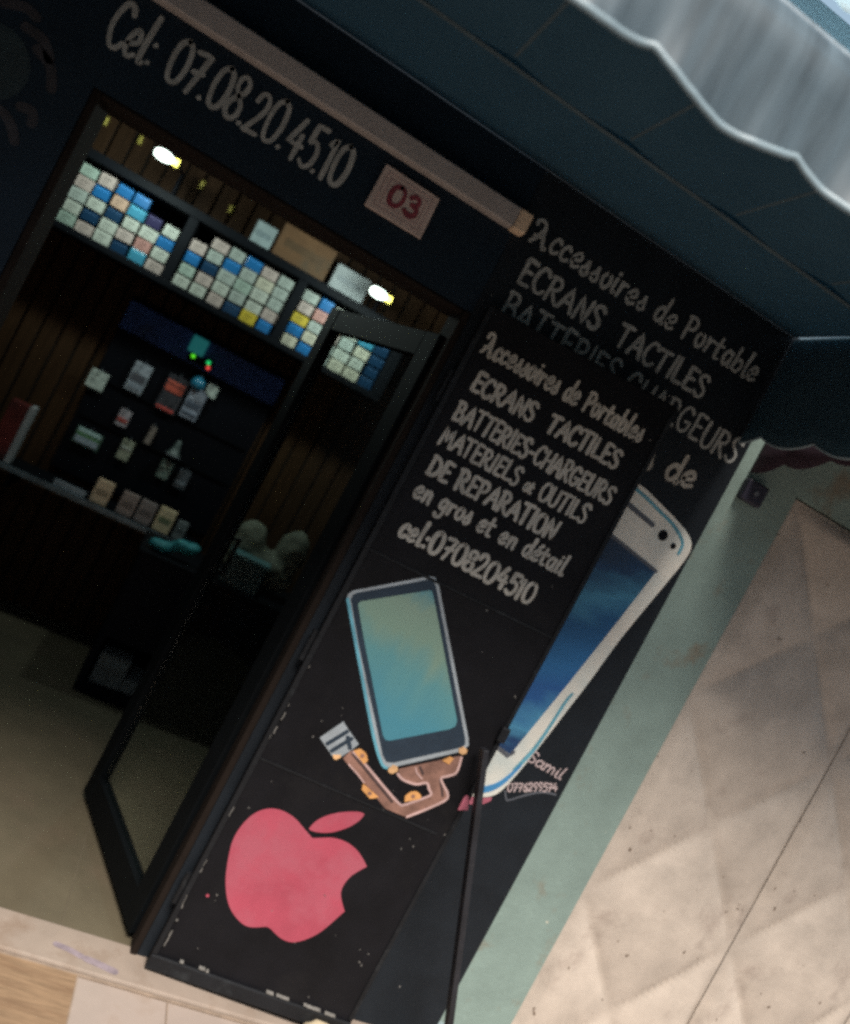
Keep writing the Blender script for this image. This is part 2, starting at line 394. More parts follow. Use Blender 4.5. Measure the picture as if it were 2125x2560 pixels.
def lettering(name, text, fr, p0, p1, cap, wid, material, parent, lead=0.0, h=0.0012, gap=0.10, label=None, scale_of=None, slant=0.0):
    """text painted from baseline p0 to p1 (metres in the frame), hand-lettered"""
    seq = list(text)
    if seq[0] == 'A' and text[1].islower(): seq[0] = 'a1'
    ws = [(G[ch][0] + gap) * (scale_of(i) if scale_of else 1) for i, ch in enumerate(seq)]
    total = sum(ws) - gap
    k = math.hypot(p1[0] - p0[0], p1[1] - p0[1]) / total           # width of a unit; cap is its height
    d = Vector((p1[0] - p0[0], p1[1] - p0[1])).normalized()
    up = Vector((-d.y, d.x))
    words = [MB()]; x = 0.0; q = 0
    for i, ch in enumerate(seq):
        if ch == ' ' and words[-1].v: words.append(MB())
        mb = words[-1]
        sc = scale_of(i) if scale_of else 1
        jx, jy, js, jr = random.uniform(-.015, .015), random.uniform(-.03, .03), random.uniform(.94, 1.05), random.uniform(-.04, .04)
        for kind, pts in G[ch][1]:
            pts = [(a * sc, b * js * sc) for a, b in pts]
            if kind == 'c': pts = cr(pts)
            else:
                dense = []
                for m_ in range(len(pts) - 1):
                    for s_ in range(4): dense.append(tuple(pts[m_][a] + (pts[m_ + 1][a] - pts[m_][a]) * s_ / 4 for a in (0, 1)))
                pts = dense + [pts[-1]]
            P = []
            for a, b in pts:
                a2 = x + a + jx + (jr + slant) * b; b2 = b + jy
                v = Vector(p0) + d * (a2 * k) + up * (b2 * cap)
                P.append((v.x, v.y))
            w0, w1, ph = random.uniform(.85, 1.1), random.uniform(.75, 1.05), random.uniform(0, 6)
            q += 1
            mb.ribbon(fr, P, lambda t, w0=w0, w1=w1, ph=ph: wid * (w0 + (w1 - w0) * t) * (1 + .08 * math.sin(ph + 7 * t)), 0.0, h + lead + 0.00022 * (q % 5))
        x += ws[i]
    for mb in words:                                        # every painted word is a part
        if mb.v:
            o = obj(name, mb, material, parent)
            if label: o['label'] = label
    return o

def smooth_outline(pts, n=4):
    """closed outline, rounded except where it turns sharply"""
    k = len(pts); out = []
    def sharp(i):
        a = Vector(pts[i]) - Vector(pts[i - 1]); b = Vector(pts[(i + 1) % k]) - Vector(pts[i])
        return a.length > 0 and b.length > 0 and a.angle(b) > 0.85
    for i in range(k):
        p1, p2 = Vector(pts[i]), Vector(pts[(i + 1) % k])
        p0 = Vector(pts[i - 1]) if not sharp(i) else p1 * 2 - p2
        p3 = Vector(pts[(i + 2) % k]) if not sharp((i + 1) % k) else p2 * 2 - p1
        for s_ in range(n):
            t = s_ / n
            v = 0.5 * (2 * p1 + (p2 - p0) * t + (2 * p0 - 5 * p1 + 4 * p2 - p3) * t * t + (3 * p1 - p0 - 3 * p2 + p3) * t ** 3)
            out.append((v.x, v.y))
    return out

# ---------------------------------------------------------------- painted outlines, in metres on the wall panel or the door leaf
APPLE=[(0.2482,0.5213),(0.2093,0.5398),(0.1826,0.5523),(0.153,0.5588),(0.1274,0.558),(0.1049,0.5511),(0.0838,0.5358),(0.0689,0.5142),(0.0594,0.4876),(0.0546,0.4571),(0.0552,0.4274),(0.0617,0.3973),(0.073,0.3601),(0.0868,0.3238),(0.1028,0.2944),(0.1188,0.271),(0.1396,0.2494),(0.1627,0.2347),(0.1846,0.2256),(0.2058,0.2237),(0.2282,0.2314),(0.2493,0.2417),(0.2646,0.2404),(0.2831,0.2327),(0.3073,0.2258),(0.3332,0.2272),(0.354,0.2388),(0.3722,0.2556),(0.3904,0.2786),(0.4052,0.308),(0.417,0.3377),(0.4282,0.3656),(0.4108,0.3846),(0.394,0.4084),(0.3897,0.4313),(0.394,0.4578),(0.4041,0.479),(0.424,0.5076),(0.4062,0.5215),(0.3796,0.5377),(0.3509,0.5468),(0.3231,0.5485),(0.2959,0.5436),(0.2695,0.5315)]
APPLE_LEAF=[(0.2268,0.5429),(0.2336,0.5671),(0.2506,0.5913),(0.2775,0.6138),(0.3098,0.6319),(0.3349,0.6412),(0.3475,0.64),(0.343,0.6198),(0.3288,0.5952),(0.3096,0.5746),(0.2841,0.5549),(0.2548,0.543),(0.2342,0.5401)]
LCD_EDGE=[(0.0237,1.1578),(0.0223,1.1711),(0.0285,1.1836),(0.1966,1.3107),(0.2102,1.314),(0.2254,1.3069),(0.5096,0.9552),(0.5206,0.9369),(0.5109,0.9132),(0.3584,0.7946),(0.338,0.7842),(0.3168,0.7919),(0.2585,0.8545),(0.1224,1.0294)]
LCD_BODY=[(0.0349,1.1606),(0.035,1.1762),(0.044,1.1856),(0.1993,1.3024),(0.21,1.3038),(0.2236,1.2953),(0.501,0.9513),(0.5099,0.9349),(0.503,0.9224),(0.3522,0.8062),(0.333,0.7993),(0.3152,0.8114),(0.1128,1.0585)]
LCD_SCREEN=[(0.0578,1.1579),(0.0614,1.168),(0.2146,1.2768),(0.2219,1.277),(0.2473,1.2477),(0.4564,0.9861),(0.4597,0.9702),(0.4493,0.9567),(0.3136,0.8579),(0.3013,0.854),(0.2884,0.8625),(0.1053,1.0943)]
FLEX=[(0.3734,0.7953),(0.5112,0.899),(0.5194,0.8981),(0.5257,0.8548),(0.4937,0.822),(0.5106,0.8049),(0.5325,0.79),(0.5355,0.7729),(0.5265,0.7549),(0.4933,0.7187),(0.4616,0.68),(0.4285,0.6793),(0.3924,0.6787),(0.3125,0.7163),(0.2192,0.7588),(0.2282,0.787),(0.2476,0.7838),(0.3327,0.7466),(0.4209,0.7051),(0.4463,0.7148),(0.4695,0.7404),(0.4915,0.7626),(0.4644,0.7904),(0.4378,0.777),(0.4043,0.7711),(0.383,0.7799)]
FLEX_LINES=[[(0.3774,0.7819),(0.3937,0.774),(0.4155,0.7731),(0.4407,0.7773),(0.4637,0.7916),(0.4785,0.7783),(0.4908,0.7668),(0.4749,0.7475),(0.4547,0.7278),(0.4364,0.7104),(0.4215,0.7069),(0.3651,0.7307),(0.2857,0.7678),(0.2366,0.7878)],[(0.5182,0.8976),(0.5257,0.8548),(0.511,0.8359),(0.4944,0.8207),(0.5131,0.803),(0.5312,0.7895),(0.5356,0.7698),(0.5013,0.7268),(0.4591,0.682)],[(0.2411,0.7507),(0.2754,0.736),(0.3038,0.7215)],[(0.4143,0.8184),(0.4252,0.8065),(0.4454,0.7972)]]
FLEX_DARK=[[(0.4939,0.8159),(0.5096,0.7952),(0.5227,0.7764)],[(0.2368,0.7819),(0.292,0.7556),(0.3478,0.7291),(0.4004,0.7037)],[(0.4248,0.8246),(0.4413,0.8107)]]
CONN=[(0.1353,0.785),(0.1724,0.8522),(0.1921,0.8395),(0.2397,0.8133),(0.2311,0.7928),(0.2061,0.7499),(0.1898,0.753)]
CONN_DARK=[[(0.1617,0.7791),(0.1787,0.8058),(0.1947,0.8317)],[(0.1817,0.7658),(0.1985,0.793),(0.2148,0.8184)],[(0.2034,0.8177),(0.2232,0.7937)]]
TABS=[[(0.2354,0.7903),(0.2494,0.8033),(0.2704,0.7972),(0.2841,0.7822),(0.2796,0.7681)],[(0.3027,0.718),(0.3067,0.7016),(0.3396,0.6873),(0.3536,0.6951),(0.3596,0.7008)],[(0.4325,0.7179),(0.4258,0.7333),(0.4342,0.7493),(0.4508,0.7582),(0.4679,0.752),(0.4681,0.7429)],[(0.1891,0.7572),(0.1965,0.7485),(0.204,0.7483),(0.2131,0.7591),(0.2093,0.7664)],[(0.3465,0.7832),(0.3529,0.7998),(0.3665,0.7998),(0.3735,0.7893),(0.3628,0.7753),(0.3516,0.7764)],[(0.4987,0.9164),(0.5079,0.9282),(0.5225,0.9241),(0.5247,0.9143),(0.5167,0.9061),(0.5053,0.9071)],[(0.4724,0.8676),(0.487,0.8865),(0.4996,0.8861),(0.4951,0.8656)]]
SMEAR=[[(0.5793,0.7985),(0.5829,0.8063),(0.5906,0.8066),(0.607,0.7705),(0.5804,0.7587)],[(0.5749,0.8183),(0.5824,0.8247),(0.5919,0.8072),(0.5792,0.8016)]]
PHONE=[(0.9445,1.8466),(1.1776,1.814),(1.2265,1.808),(1.2902,1.7923),(1.3484,1.778),(1.3966,1.7631),(1.43,1.7454),(1.4457,1.7239),(1.4473,1.6906),(1.4384,1.6414),(1.4076,1.5077),(1.3791,1.378),(1.3572,1.2353),(1.3356,1.12),(1.3131,0.999),(1.2928,0.9023),(1.2767,0.8442),(1.2645,0.8149),(1.2467,0.7958),(1.2176,0.7817),(1.1543,0.7666),(1.0823,0.7718),(0.9243,0.8143)]
PHONE_SCREEN=[(1.0215,1.6671),(1.1654,1.6429),(1.378,1.6089),(1.3462,1.4404),(1.2965,1.1969),(1.2377,0.9332),(1.1763,0.9486),(0.986,0.9966)]
PHONE_SHADOW=([(1.1589,1.6489),(1.3784,1.6132)],[(1.1671,0.9448),(1.2344,0.9264),(1.2433,0.9435)])
PHONE_BLUE=[(1.0416,1.8265),(1.1381,1.811),(1.1789,1.7983),(1.2397,1.7862),(1.2973,1.772),(1.3491,1.7592),(1.3952,1.7383),(1.4142,1.7185),(1.4165,1.6905)]
PHONE_TEAL=[[(1.3249,1.1746),(1.3173,1.1442),(1.3085,1.0431),(1.2971,0.9682),(1.2754,0.8971)],[(1.2851,0.9165),(1.2709,0.8758),(1.2557,0.8444),(1.236,0.8211),(1.2079,0.8023),(1.1722,0.7903)]]
SPEAKER=[(1.1742,1.7489),(1.2944,1.7277)]
DOTS=[(1.341,1.7159),(1.3884,1.7027)]
PHONE_RED=[(1.2163,0.7765),(1.2513,0.794),(1.2534,0.783),(1.2411,0.7685),(1.2261,0.7589),(1.1952,0.7489),(1.1828,0.7712)]
PANEL_SIGN_UNDER=[(1.2805,0.8266),(1.2969,0.8047),(1.308,0.8062),(1.3367,0.8296),(1.3726,0.855),(1.405,0.8695),(1.4388,0.875)]

def sheet(f, nu, nv):
    m = MB()
    m.v = [f(i / nu, j / nv) for j in range(nv + 1) for i in range(nu + 1)]
    for j in range(nv):
        for i in range(nu):
            a = j * (nu + 1) + i; m.f.append((a, a + 1, a + nu + 2, a + nu + 1))
    return m
# ================================================================ the setting
g = MB(); g.box(-60, 60, -60, -0.006, -0.3, -0.004)
struct(obj('pavement', g, 'pave'))
t_ = MB()
for x in (-1.03, -0.43, 0.375, 0.62, 1.22, 1.82, 2.42): t_.box(x - .002, x + .002, -3.0, -0.125, -0.0035, 0.0)
for y in (-0.72, -1.32, -1.92): t_.box(-3, 4, y - .002, y + .002, -0.0035, 0.0004)
o = tag(obj('tile_joints', t_, 'joint'), 'thin brown joints between the pale pavement tiles', 'joints'); o['kind'] = 'structure'
w_ = MB(); w_.box(-0.32, 0.372, -0.71, -0.127, -0.003, 0.003)
o = obj('wood_look_paving', w_, 'wood'); struct(o)
g = MB(); g.box(-0.62, 1.46, -0.118, 0.03, -0.05, 0.012)
struct(obj('threshold_step', g, 'thresh', bevel=0.006))
pm = MB(); FL = lambda u, v, h: (u, v, .012 + h)
pm.ribbon(FL, cr([(.30, -.052), (.335, -.058), (.37, -.070)]), .010, 0, .0008); pm.ribbon(FL, cr([(.385, -.074), (.42, -.080), (.462, -.090)]), .012, 0, .0009)
struct(obj('paint_mark', pm, mat('violet_smear', (.20, .165, .185), .7, .3, 40)))
j_ = MB(); j_.box(-0.62, 1.46, -0.1255, -0.1185, -0.0035, 0.0015)
struct(obj('threshold_joint', j_, 'joint'))
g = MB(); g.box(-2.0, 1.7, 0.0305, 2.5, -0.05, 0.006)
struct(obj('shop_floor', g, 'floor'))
fj = MB()
for y in (0.62, 1.24, 1.86): fj.box(-2.0, 1.7, y - .002, y + .002, 0.006, 0.0075)
for x in (-0.9, -0.3, 0.3, 0.9): fj.box(x - .002, x + .002, 0.03, 2.5, 0.006, 0.0078)
struct(obj('floor_joints', fj, mat('floor_joint', (.09, .075, .05), .8, .2)))

# the other side of the market lane, behind the viewer: it closes off the low sky
ob_ = thing('facing_building', 'plain plastered building on the other side of the lane', 'building', (0, -5.6, 0))
p = MB(); p.box(-14, 16, -6.2, -5.6, 0, 4.2); obj('wall', p, mat('facing_plaster', (.34, .29, .24), .8, .15, 2), ob_)
for x in (-6, -2.6, .8, 4.2, 7.6):
    p = MB(); p.box(x, x + 2.2, -5.6, -5.56, 0, 2.4); obj('shutter', p, mat('facing_shutter', (.12, .16, .18), .6, .2, 4), ob_)

# ================================================================ shop front
DX0, DX1, DH = -0.525, 0.515, 1.985                    # the doorway
sf = thing('shop_front', 'dark navy painted shop front with hand lettered phone number over the open doorway', 'shop front', (0, 0, 0))
p = MB(); p.box(DX1, 1.458, 0, 0.16, 0, 2.42)
wp = obj('wall_panel', p, 'panel', sf, bevel=0.003)
p = MB(); p.box(DX0, DX1 - 0.0005, 0.0, 0.16, DH, 2.42)
fa = obj('fascia_board', p, 'navy', sf)
p = MB(); p.box(-2.6, DX0 - 0.0005, 0.0, 0.16, 0, 2.42)
lp = obj('side_panel', p, 'navy', sf)
p = MB(); p.box(-2.6, 6.0, 0.02, 0.2, 2.4205, 3.235)
obj('upper_wall', p, 'upper', sf)
p = MB()
p.box(DX0 + .0005, DX0 + .02, 0.001, 0.15, 0.012, DH - .0005); p.box(DX1 - .02, DX1 - .0005, -0.006, 0.15, 0.012, DH - .0005)
p.box(DX0 + .021, DX1 - .021, 0.001, 0.15, DH - .012, DH - .0005)
obj('door_frame', p, 'reveal', sf, bevel=0.004)
# beige strip over the doorway
st = MB(); st.box(-1.9, 0.496, -0.045, -0.001, 2.222, 2.276)
so = obj('lintel_strip', st, 'lintel', sf, bevel=0.004)
se = MB(); se.box(0.4965, 0.534, -0.046, -0.001, 2.221, 2.277)
obj('end_block', se, 'lintelend', so, bevel=0.004)

lettering('lettering', 'Cel: 07.08.20.45.10', WALL, (-0.548, 2.0843), (0.068, 2.0813), 0.107, 0.0062, 'letter2', fa, gap=.06, label='grey painted phone number line')
lettering('lettering', 'Accessoires de Portable', WALL, (0.5637, 2.2309), (1.3668, 2.2352), 0.066, 0.0052, 'letter2', wp)
lettering('lettering', 'ECRANS  TACTILES', WALL, (0.5843, 2.1219), (1.2396, 2.1141), 0.0665, 0.0060, 'letter2', wp)
lettering('lettering', 'BATTERIES CHARGEURS', WALL, (0.5846, 2.0171), (1.434, 1.9983), 0.0735, 0.0053, 'letter2', wp)
lettering('lettering', 's de', WALL, (1.165, 1.8583), (1.3536, 1.8744), 0.078, 0.0070, 'letter', wp, gap=.08)

# the painted white phone on the wall panel
pp = MB().prism(WALL, smooth_outline(PHONE), 0, 0.0012)
phone = obj('painted_phone', pp, 'white', wp)
d1 = (0.26, 0.0, -0.97)
M['wave'] = gradient_paint('painted_blue_screen', [(0.0, (0.010, 0.022, 0.045)), (0.14, (0.012, 0.05, 0.12)), (0.24, (0.06, 0.24, 0.38)), (0.34, (0.015, 0.10, 0.24)), (0.5, (0.025, 0.15, 0.36)),
                                                   (0.62, (0.02, 0.10, 0.30)), (0.74, (0.07, 0.27, 0.44)), (0.82, (0.012, 0.05, 0.14)), (1.0, (0.010, 0.02, 0.05))],
                              (0.55, 0.0, -1.18), noise=0.22, nscale=5.0, offset=1.28, streak=(1.0, 1.0, 3.2))
obj('painted_screen', MB().prism(WALL, PHONE_SCREEN, 0.0012, 0.0020), 'wave', phone)
a_, b_ = PHONE_SHADOW
obj('screen_outline', MB().ribbon(WALL, a_, 0.005, 0.0012, 0.0024).ribbon(WALL, b_, 0.006, 0.0012, 0.0026), 'shade', phone)
obj('blue_trim', MB().ribbon(WALL, cr(PHONE_BLUE), 0.0050, 0.0012, 0.0022), 'teal', phone)
tl = MB().ribbon(WALL, cr(PHONE_TEAL[0]), lambda t: 0.004 + .003 * t, 0.0012, 0.0022)
obj('teal_edge', tl, 'teal', phone)
obj('blue_edge', MB().ribbon(WALL, cr(PHONE_TEAL[1]), lambda t: 0.004 + .006 * min(1, 1.6 * t), 0.0012, 0.0027), 'blue', phone)
obj('speaker_slot', MB().ribbon(WALL, [SPEAKER[0], SPEAKER[1]], 0.0075, 0.0012, 0.0024), 'shade', phone)
circ = lambda c, r: [(c[0] + r * math.cos(2 * PI * i / 18), c[1] + r * math.sin(2 * PI * i / 18)) for i in range(18)]
obj('camera_dot', MB().prism(WALL, circ(DOTS[0], .0165), 0.0012, 0.0024), 'black', phone)
obj('camera_dot', MB().prism(WALL, circ(DOTS[1], .0095), 0.0012, 0.0024), 'black', phone)
obj('painted_fin', MB().prism(WALL, PHONE_RED, 0.0, 0.0008), 'pink', wp)
sg = lettering('signature', '.Samil', WALL, (1.276, 0.940), (1.428, 0.922), 0.034, 0.0028, 'sigpink', wp, gap=.02)
lettering('signature', '0776299574', WALL, (1.286, 0.828), (1.436, 0.886), 0.026, 0.0024, 'sigpink', wp, gap=.06)
obj('signature_underline', MB().ribbon(WALL, cr(PANEL_SIGN_UNDER), 0.0026, 0, 0.0010), 'shade', wp)

# faint old painting on the left side panel
sp = MB().prism(WALL, circ((-0.735, 1.915), .085), 0, 0.001)
disc = obj('painted_disc', sp, mat('faded_disc', (0.014, 0.027, 0.032), 0.6, 0.3, 12), lp)
M['mark'] = mat('faded_mark', (0.026, 0.025, 0.03), 0.7, 0.4, 24)
for a, b in (((-.70, 2.02), (-.63, 1.985)), ((-.66, 1.99), (-.60, 1.93)), ((-.64, 1.86), (-.605, 1.84)), ((-.70, 1.835), (-.62, 1.785)), ((-.76, 2.04), (-.69, 2.05))):
    mid = ((a[0] + b[0]) / 2 + .008, (a[1] + b[1]) / 2 + .012)
    obj('faded_brush_mark', MB().ribbon(WALL, cr([a, mid, b]), 0.011, 0, 0.0013), 'mark', lp)

# number plate 03
ns = thing('number_sign', 'cream house number sign reading 03 in dark red under the beige lintel', 'sign', (0.221, -0.001, 2.136))
ob = MB().prism(WALL, [(0.141, 2.194), (0.3, 2.192), (0.303, 2.079), (0.138, 2.078)], 0.001, 0.013)
obj('plate', ob, 'sign', ns, bevel=0.002)
ln = MB()
def rect_line(mb, x0, x1, z0, z1, w, h0, h1):
    mb.ribbon(WALL, [(x0, z0), (x1, z0)], w, h0, h1); mb.ribbon(WALL, [(x0, z1), (x1, z1)], w, h0, h1)
    mb.ribbon(WALL, [(x0, z0), (x0, z1)], w, h0, h1 + .0003); mb.ribbon(WALL, [(x1, z0), (x1, z1)], w, h0, h1 + .0003)
rect_line(ln, .156, .286, 2.092, 2.180, .0014, .013, .0135)
rect_line(ln, .168, .274, 2.103, 2.169, .0016, .013, .0135)
obj('border_line', ln, 'signline', ns)
G['3'] = (.54, [c_((.06, .86), (.2, 1.0), (.42, .92), (.42, .66), (.2, .54)), c_((.2, .54), (.46, .46), (.48, .14), (.26, .0), (.02, .12))])
lettering('numerals', '03', WALL, (0.180, 2.112), (0.264, 2.112), 0.050, 0.0066, 'signred', ns, lead=0.013, gap=.16)

# ================================================================ green wall and junction box
gw = thing('green_wall', 'weathered grey green painted wall strip right of the lettered panel', 'wall', (1.57, 0, 0))
p = MB(); p.box(1.4585, 1.692, 0.004, 0.2, 0.085, 2.42); p.box(1.6925, 6.0, 0.004, 0.2, 2.018, 2.42)
obj('wall', p, 'green', gw)
p = MB(); p.box(1.4585, 1.692, 0.003, 0.2, 0.0, 0.0845)
obj('skirting', p, 'greenblue', gw)
p = MB(); p.box(1.6925, 6.0, 0.10, 0.2, 0, 2.0175)
obj('door_recess', p, 'slatdark', gw)
jb = thing('junction_box', 'small square dark box on the green wall under the awning flap', 'box', (1.535, 0, 1.956))
q_ = MB(); q_.box(1.497, 1.573, -0.028, 0.0035, 1.922, 1.990)
obj('cover', q_, mat('junction_box_paint', (0.018, 0.016, 0.03), 0.5, 0.2), jb, bevel=0.006)
q_ = MB(); q_.tube((1.535, -0.0285, 1.956), (1.535, -0.032, 1.956), .008)
obj('screw', q_, 'shade', jb)

# beige metal doors with pressed cross creases
def metal_leaf(x0, x1, label):
    r = thing('metal_door_leaf', label, 'metal door', ((x0 + x1) / 2, 0.02, 0.0), 'beige pressed metal door leaves')
    N = 40; w = x1 - x0; h = .694
    def pil(u, v):                                          # pressed diamonds: shallow pillows between crossing creases
        p_, q_ = u, v * 2.9
        k_ = abs(math.sin(PI * (p_ + q_)) * math.sin(PI * (p_ - q_)))
        edge = min(1, min(p_, 1 - p_) / .07) * min(1, v / .02)
        return (x0 + w * p_, .012 - .030 * k_ ** .5 * edge * edge * (3 - 2 * edge), 2.012 - h * q_)
    obj('pressed_panel', sheet(pil, N, 116), 'beige', r, smooth=True)
    e = MB(); e.box(x0, x0 + .012, 0.0125, 0.09, 0, 2.012); e.box(x1 - .012, x1, 0.0125, 0.09, 0, 2.012); e.box(x0 + .0125, x1 - .0125, 0.0125, 0.09, 2.0, 2.012)
    obj('leaf_edge', e, 'beige', r)
    return r
metal_leaf(1.697, 2.309, 'stained beige pressed metal door leaf beside the green wall')
metal_leaf(2.315, 2.925, 'beige pressed metal door leaf beyond the long seam at the right edge')
metal_leaf(2.931, 3.54, 'beige pressed metal door leaf furthest from the phone shop')

# ================================================================ open painted door leaf
dl = thing('painted_door_leaf', 'black shop door leaf folded open, hand lettered, with a painted screen and red fruit', 'door leaf', (LH[0], LH[1], 0.016))
W_ = 0.601
lb = MB().prism(LEAF, [(0, .016), (W_, .03), (W_, 2.034), (0, 2.022)], -0.030, 0)
lf = obj('leaf_board', lb, 'leafblack', dl, bevel=0.003)
rl = MB()
rl.prism(LEAF, [(0.0, .017), (W_ - .001, .031), (W_ - .001, .075), (0.0, .060)], 0.0005, 0.012)
obj('bottom_rail', rl, 'edgeblack', dl, bevel=0.004)
rl = MB(); rl.prism(LEAF, [(0.0, .0605), (0.016, .0605), (0.016, 2.02), (0.0, 2.02)], 0.0005, 0.009)
obj('edge_strip', rl, 'edgeblack', dl, bevel=0.003)
for z in (0.585, 0.64 + .055, 1.335):
    pass
gr = MB()
gr.prism(LEAF, [(.017, .665), (.56, .668), (.56, .674), (.017, .671)], 0.0, 0.0022)
gr.prism(LEAF, [(.017, 1.300), (W_ - .002, 1.306), (W_ - .002, 1.313), (.017, 1.307)], 0.0, 0.0024)
gr.prism(LEAF, [(W_ - .014, .08), (W_ - .002, .08), (W_ - .002, 2.02), (W_ - .014, 2.02)], 0.0, 0.004)
obj('panel_moulding', gr, 'edgeblack', dl)
ch = MB()
for k in range(14):
    z = random.choice([random.uniform(.08, .42), random.uniform(.08, 1.1), random.uniform(.5, .95)])
    u = random.choice([.0145, .0165, .0195]) + random.uniform(-.002, .002)
    L_ = random.choice([random.uniform(.002, .010), random.uniform(.01, .05)]); w = random.uniform(.0006, .0020)
    ch.ribbon(LEAF, [(u + random.uniform(-.001, .001), z + L_ * q / 3) for q in range(4)], w, 0.0, 0.0094 + .0001 * (k % 5))
for k in range(14):
    u = random.uniform(.02, .58); z = .066 + u * .024 + random.uniform(-.002, .003)
    L_ = random.uniform(.004, .03)
    ch.ribbon(LEAF, [(u, z), (u + L_ * .5, z + random.uniform(-.001, .001)), (u + L_, z + .0008)], random.uniform(.0005, .0014), 0, 0.0124 + .0001 * (k % 5))
for k in range(40):
    u, z = random.uniform(.03, .585), random.choice([random.uniform(.09, .9), random.uniform(.09, 2.0)])
    L_ = random.uniform(.0005, .006); an = random.uniform(0, PI)
    ch.ribbon(LEAF, [(u, z), (u + L_ * math.cos(an), z + L_ * math.sin(an))], random.uniform(.0006, .0018), 0, 0.0008 + .0001 * (k % 5))
cp = obj('chipped_paint', ch, 'chip', dl); cp['label'] = 'pale chips and scratches along the worn edges'

TX = [('Accessoires de Portables', (.0359, 1.9012), (.5431, 1.8990), .0560, .0044), ('ECRANS  TACTILES', (.0575, 1.8039), (.5181, 1.8044), .0520, .0050),
      ('BATTERIES-CHARGEURS', (.0525, 1.7134), (.549, 1.7085), .0520, .0045), ('MATERIELS et OUTILS', (.0484, 1.6389), (.5109, 1.6305), .0510, .0044),
      ('DE REPARATION', (.0581, 1.5541), (.4529, 1.5502), .0540, .0052), ('en gros et en détail', (.0534, 1.4817), (.5256, 1.4755), .0520, .0046),
      ('cel:0708204510', (.0662, 1.3722), (.4845, 1.3638), .0600, .0055)]
for s_, a, b, cap, w in TX:
    fn = (lambda i: .62 if i in (10, 11) else 1) if s_.startswith('MAT') else None
    lettering('lettering', s_, LEAF, a, b, cap, w * 1.12, 'letter', lf, scale_of=fn)

lc = obj('painted_screen_unit', MB().prism(LEAF, LCD_EDGE, 0, 0.0010), 'silver', lf)
obj('bezel', MB().prism(LEAF, LCD_BODY, 0.0010, 0.0016), 'bezel', lc)
M['lcd'] = gradient_paint('painted_teal_screen', [(0.0, (0.055, 0.20, 0.27)), (0.3, (0.06, 0.23, 0.30)), (0.55, (0.10, 0.27, 0.29)), (0.72, (0.19, 0.30, 0.24)), (0.9, (0.21, 0.31, 0.25)), (1.0, (0.10, 0.26, 0.30))],
                              (0.35, 0.0, 2.1), noise=0.30, nscale=6.0, offset=-1.72, streak=(3, 3, 1))
obj('screen_picture', MB().prism(LEAF, LCD_SCREEN, 0.0016, 0.0022), 'lcd', lc)
eb = [LCD_EDGE[0], LCD_EDGE[13], LCD_EDGE[12], LCD_EDGE[11], LCD_EDGE[10]]
obj('blue_rim', MB().ribbon(LEAF, [(u + .004, v) for u, v in cr(eb)], lambda t: .0045 - .001 * t, 0.001, 0.0019), 'teal', lc)
fx = obj('painted_ribbon_cable', MB().prism(LEAF, FLEX, 0, 0.0009), 'copper', lf)
m_ = MB()
for i, L in enumerate(FLEX_LINES): m_.ribbon(LEAF, cr(L), .0034 if i < 2 else .002, 0.0009, 0.0016 + .0002 * i)
obj('cable_outline', m_, 'pinkline', fx)
m_ = MB()
for i, L in enumerate(FLEX_DARK): m_.ribbon(LEAF, cr(L), .0035, 0.0009, 0.0013 + .0001 * i)
obj('cable_shading', m_, mat('paint_brown', (0.055, 0.035, 0.035), .5, .3, 20), fx)
cn = obj('painted_connector', MB().prism(LEAF, CONN, 0, 0.0018), 'silver', lf)
m_ = MB()
for i, L in enumerate(CONN_DARK): m_.ribbon(LEAF, cr(L), .0055, 0.0018, 0.0023 + .0002 * i)
obj('connector_slot', m_, 'bezel', cn)
for i, L in enumerate(TABS):
    tb = obj('gold_tab', MB().prism(LEAF, smooth_outline(L), 0, 0.0023 + .0001 * i), 'orange' if i < 3 or i == 6 else 'gold', lf)
    if i < 3:
        c = (sum(q[0] for q in L) / len(L), sum(q[1] for q in L) / len(L))
        obj('tab_hole', MB().prism(LEAF, circ(c, .0055), 0.0023, 0.0032), 'copper', tb)
obj('painted_fruit_emblem', MB().prism(LEAF, smooth_outline(APPLE), 0, 0.0011), 'red', lf)
obj('emblem_stalk_leaf', MB().prism(LEAF, smooth_outline(APPLE_LEAF), 0, 0.0013), 'red', lf)
obj('paint_drip', MB().prism(LEAF, circ((.064, .262), .0042), 0, 0.001), 'red', lf)
obj('paint_smear', MB().prism(LEAF, SMEAR[0], 0, 0.0042), 'pink', lf)
for z in (0.25, 1.0, 1.78):
    h = MB().tube(LEAF(-.006, z - .045, -.012), LEAF(-.006, z + .045, -.012), .009)
    obj('hinge', h, 'edgeblack', dl)
# latch block on the free edge
lt = MB().prism(LEAF, [(W_ - .022, .985), (W_ + .004, .985), (W_ + .004, 1.03), (W_ - .022, 1.03)], 0.004, 0.018)
obj('latch', lt, 'edgeblack', dl, bevel=0.004)

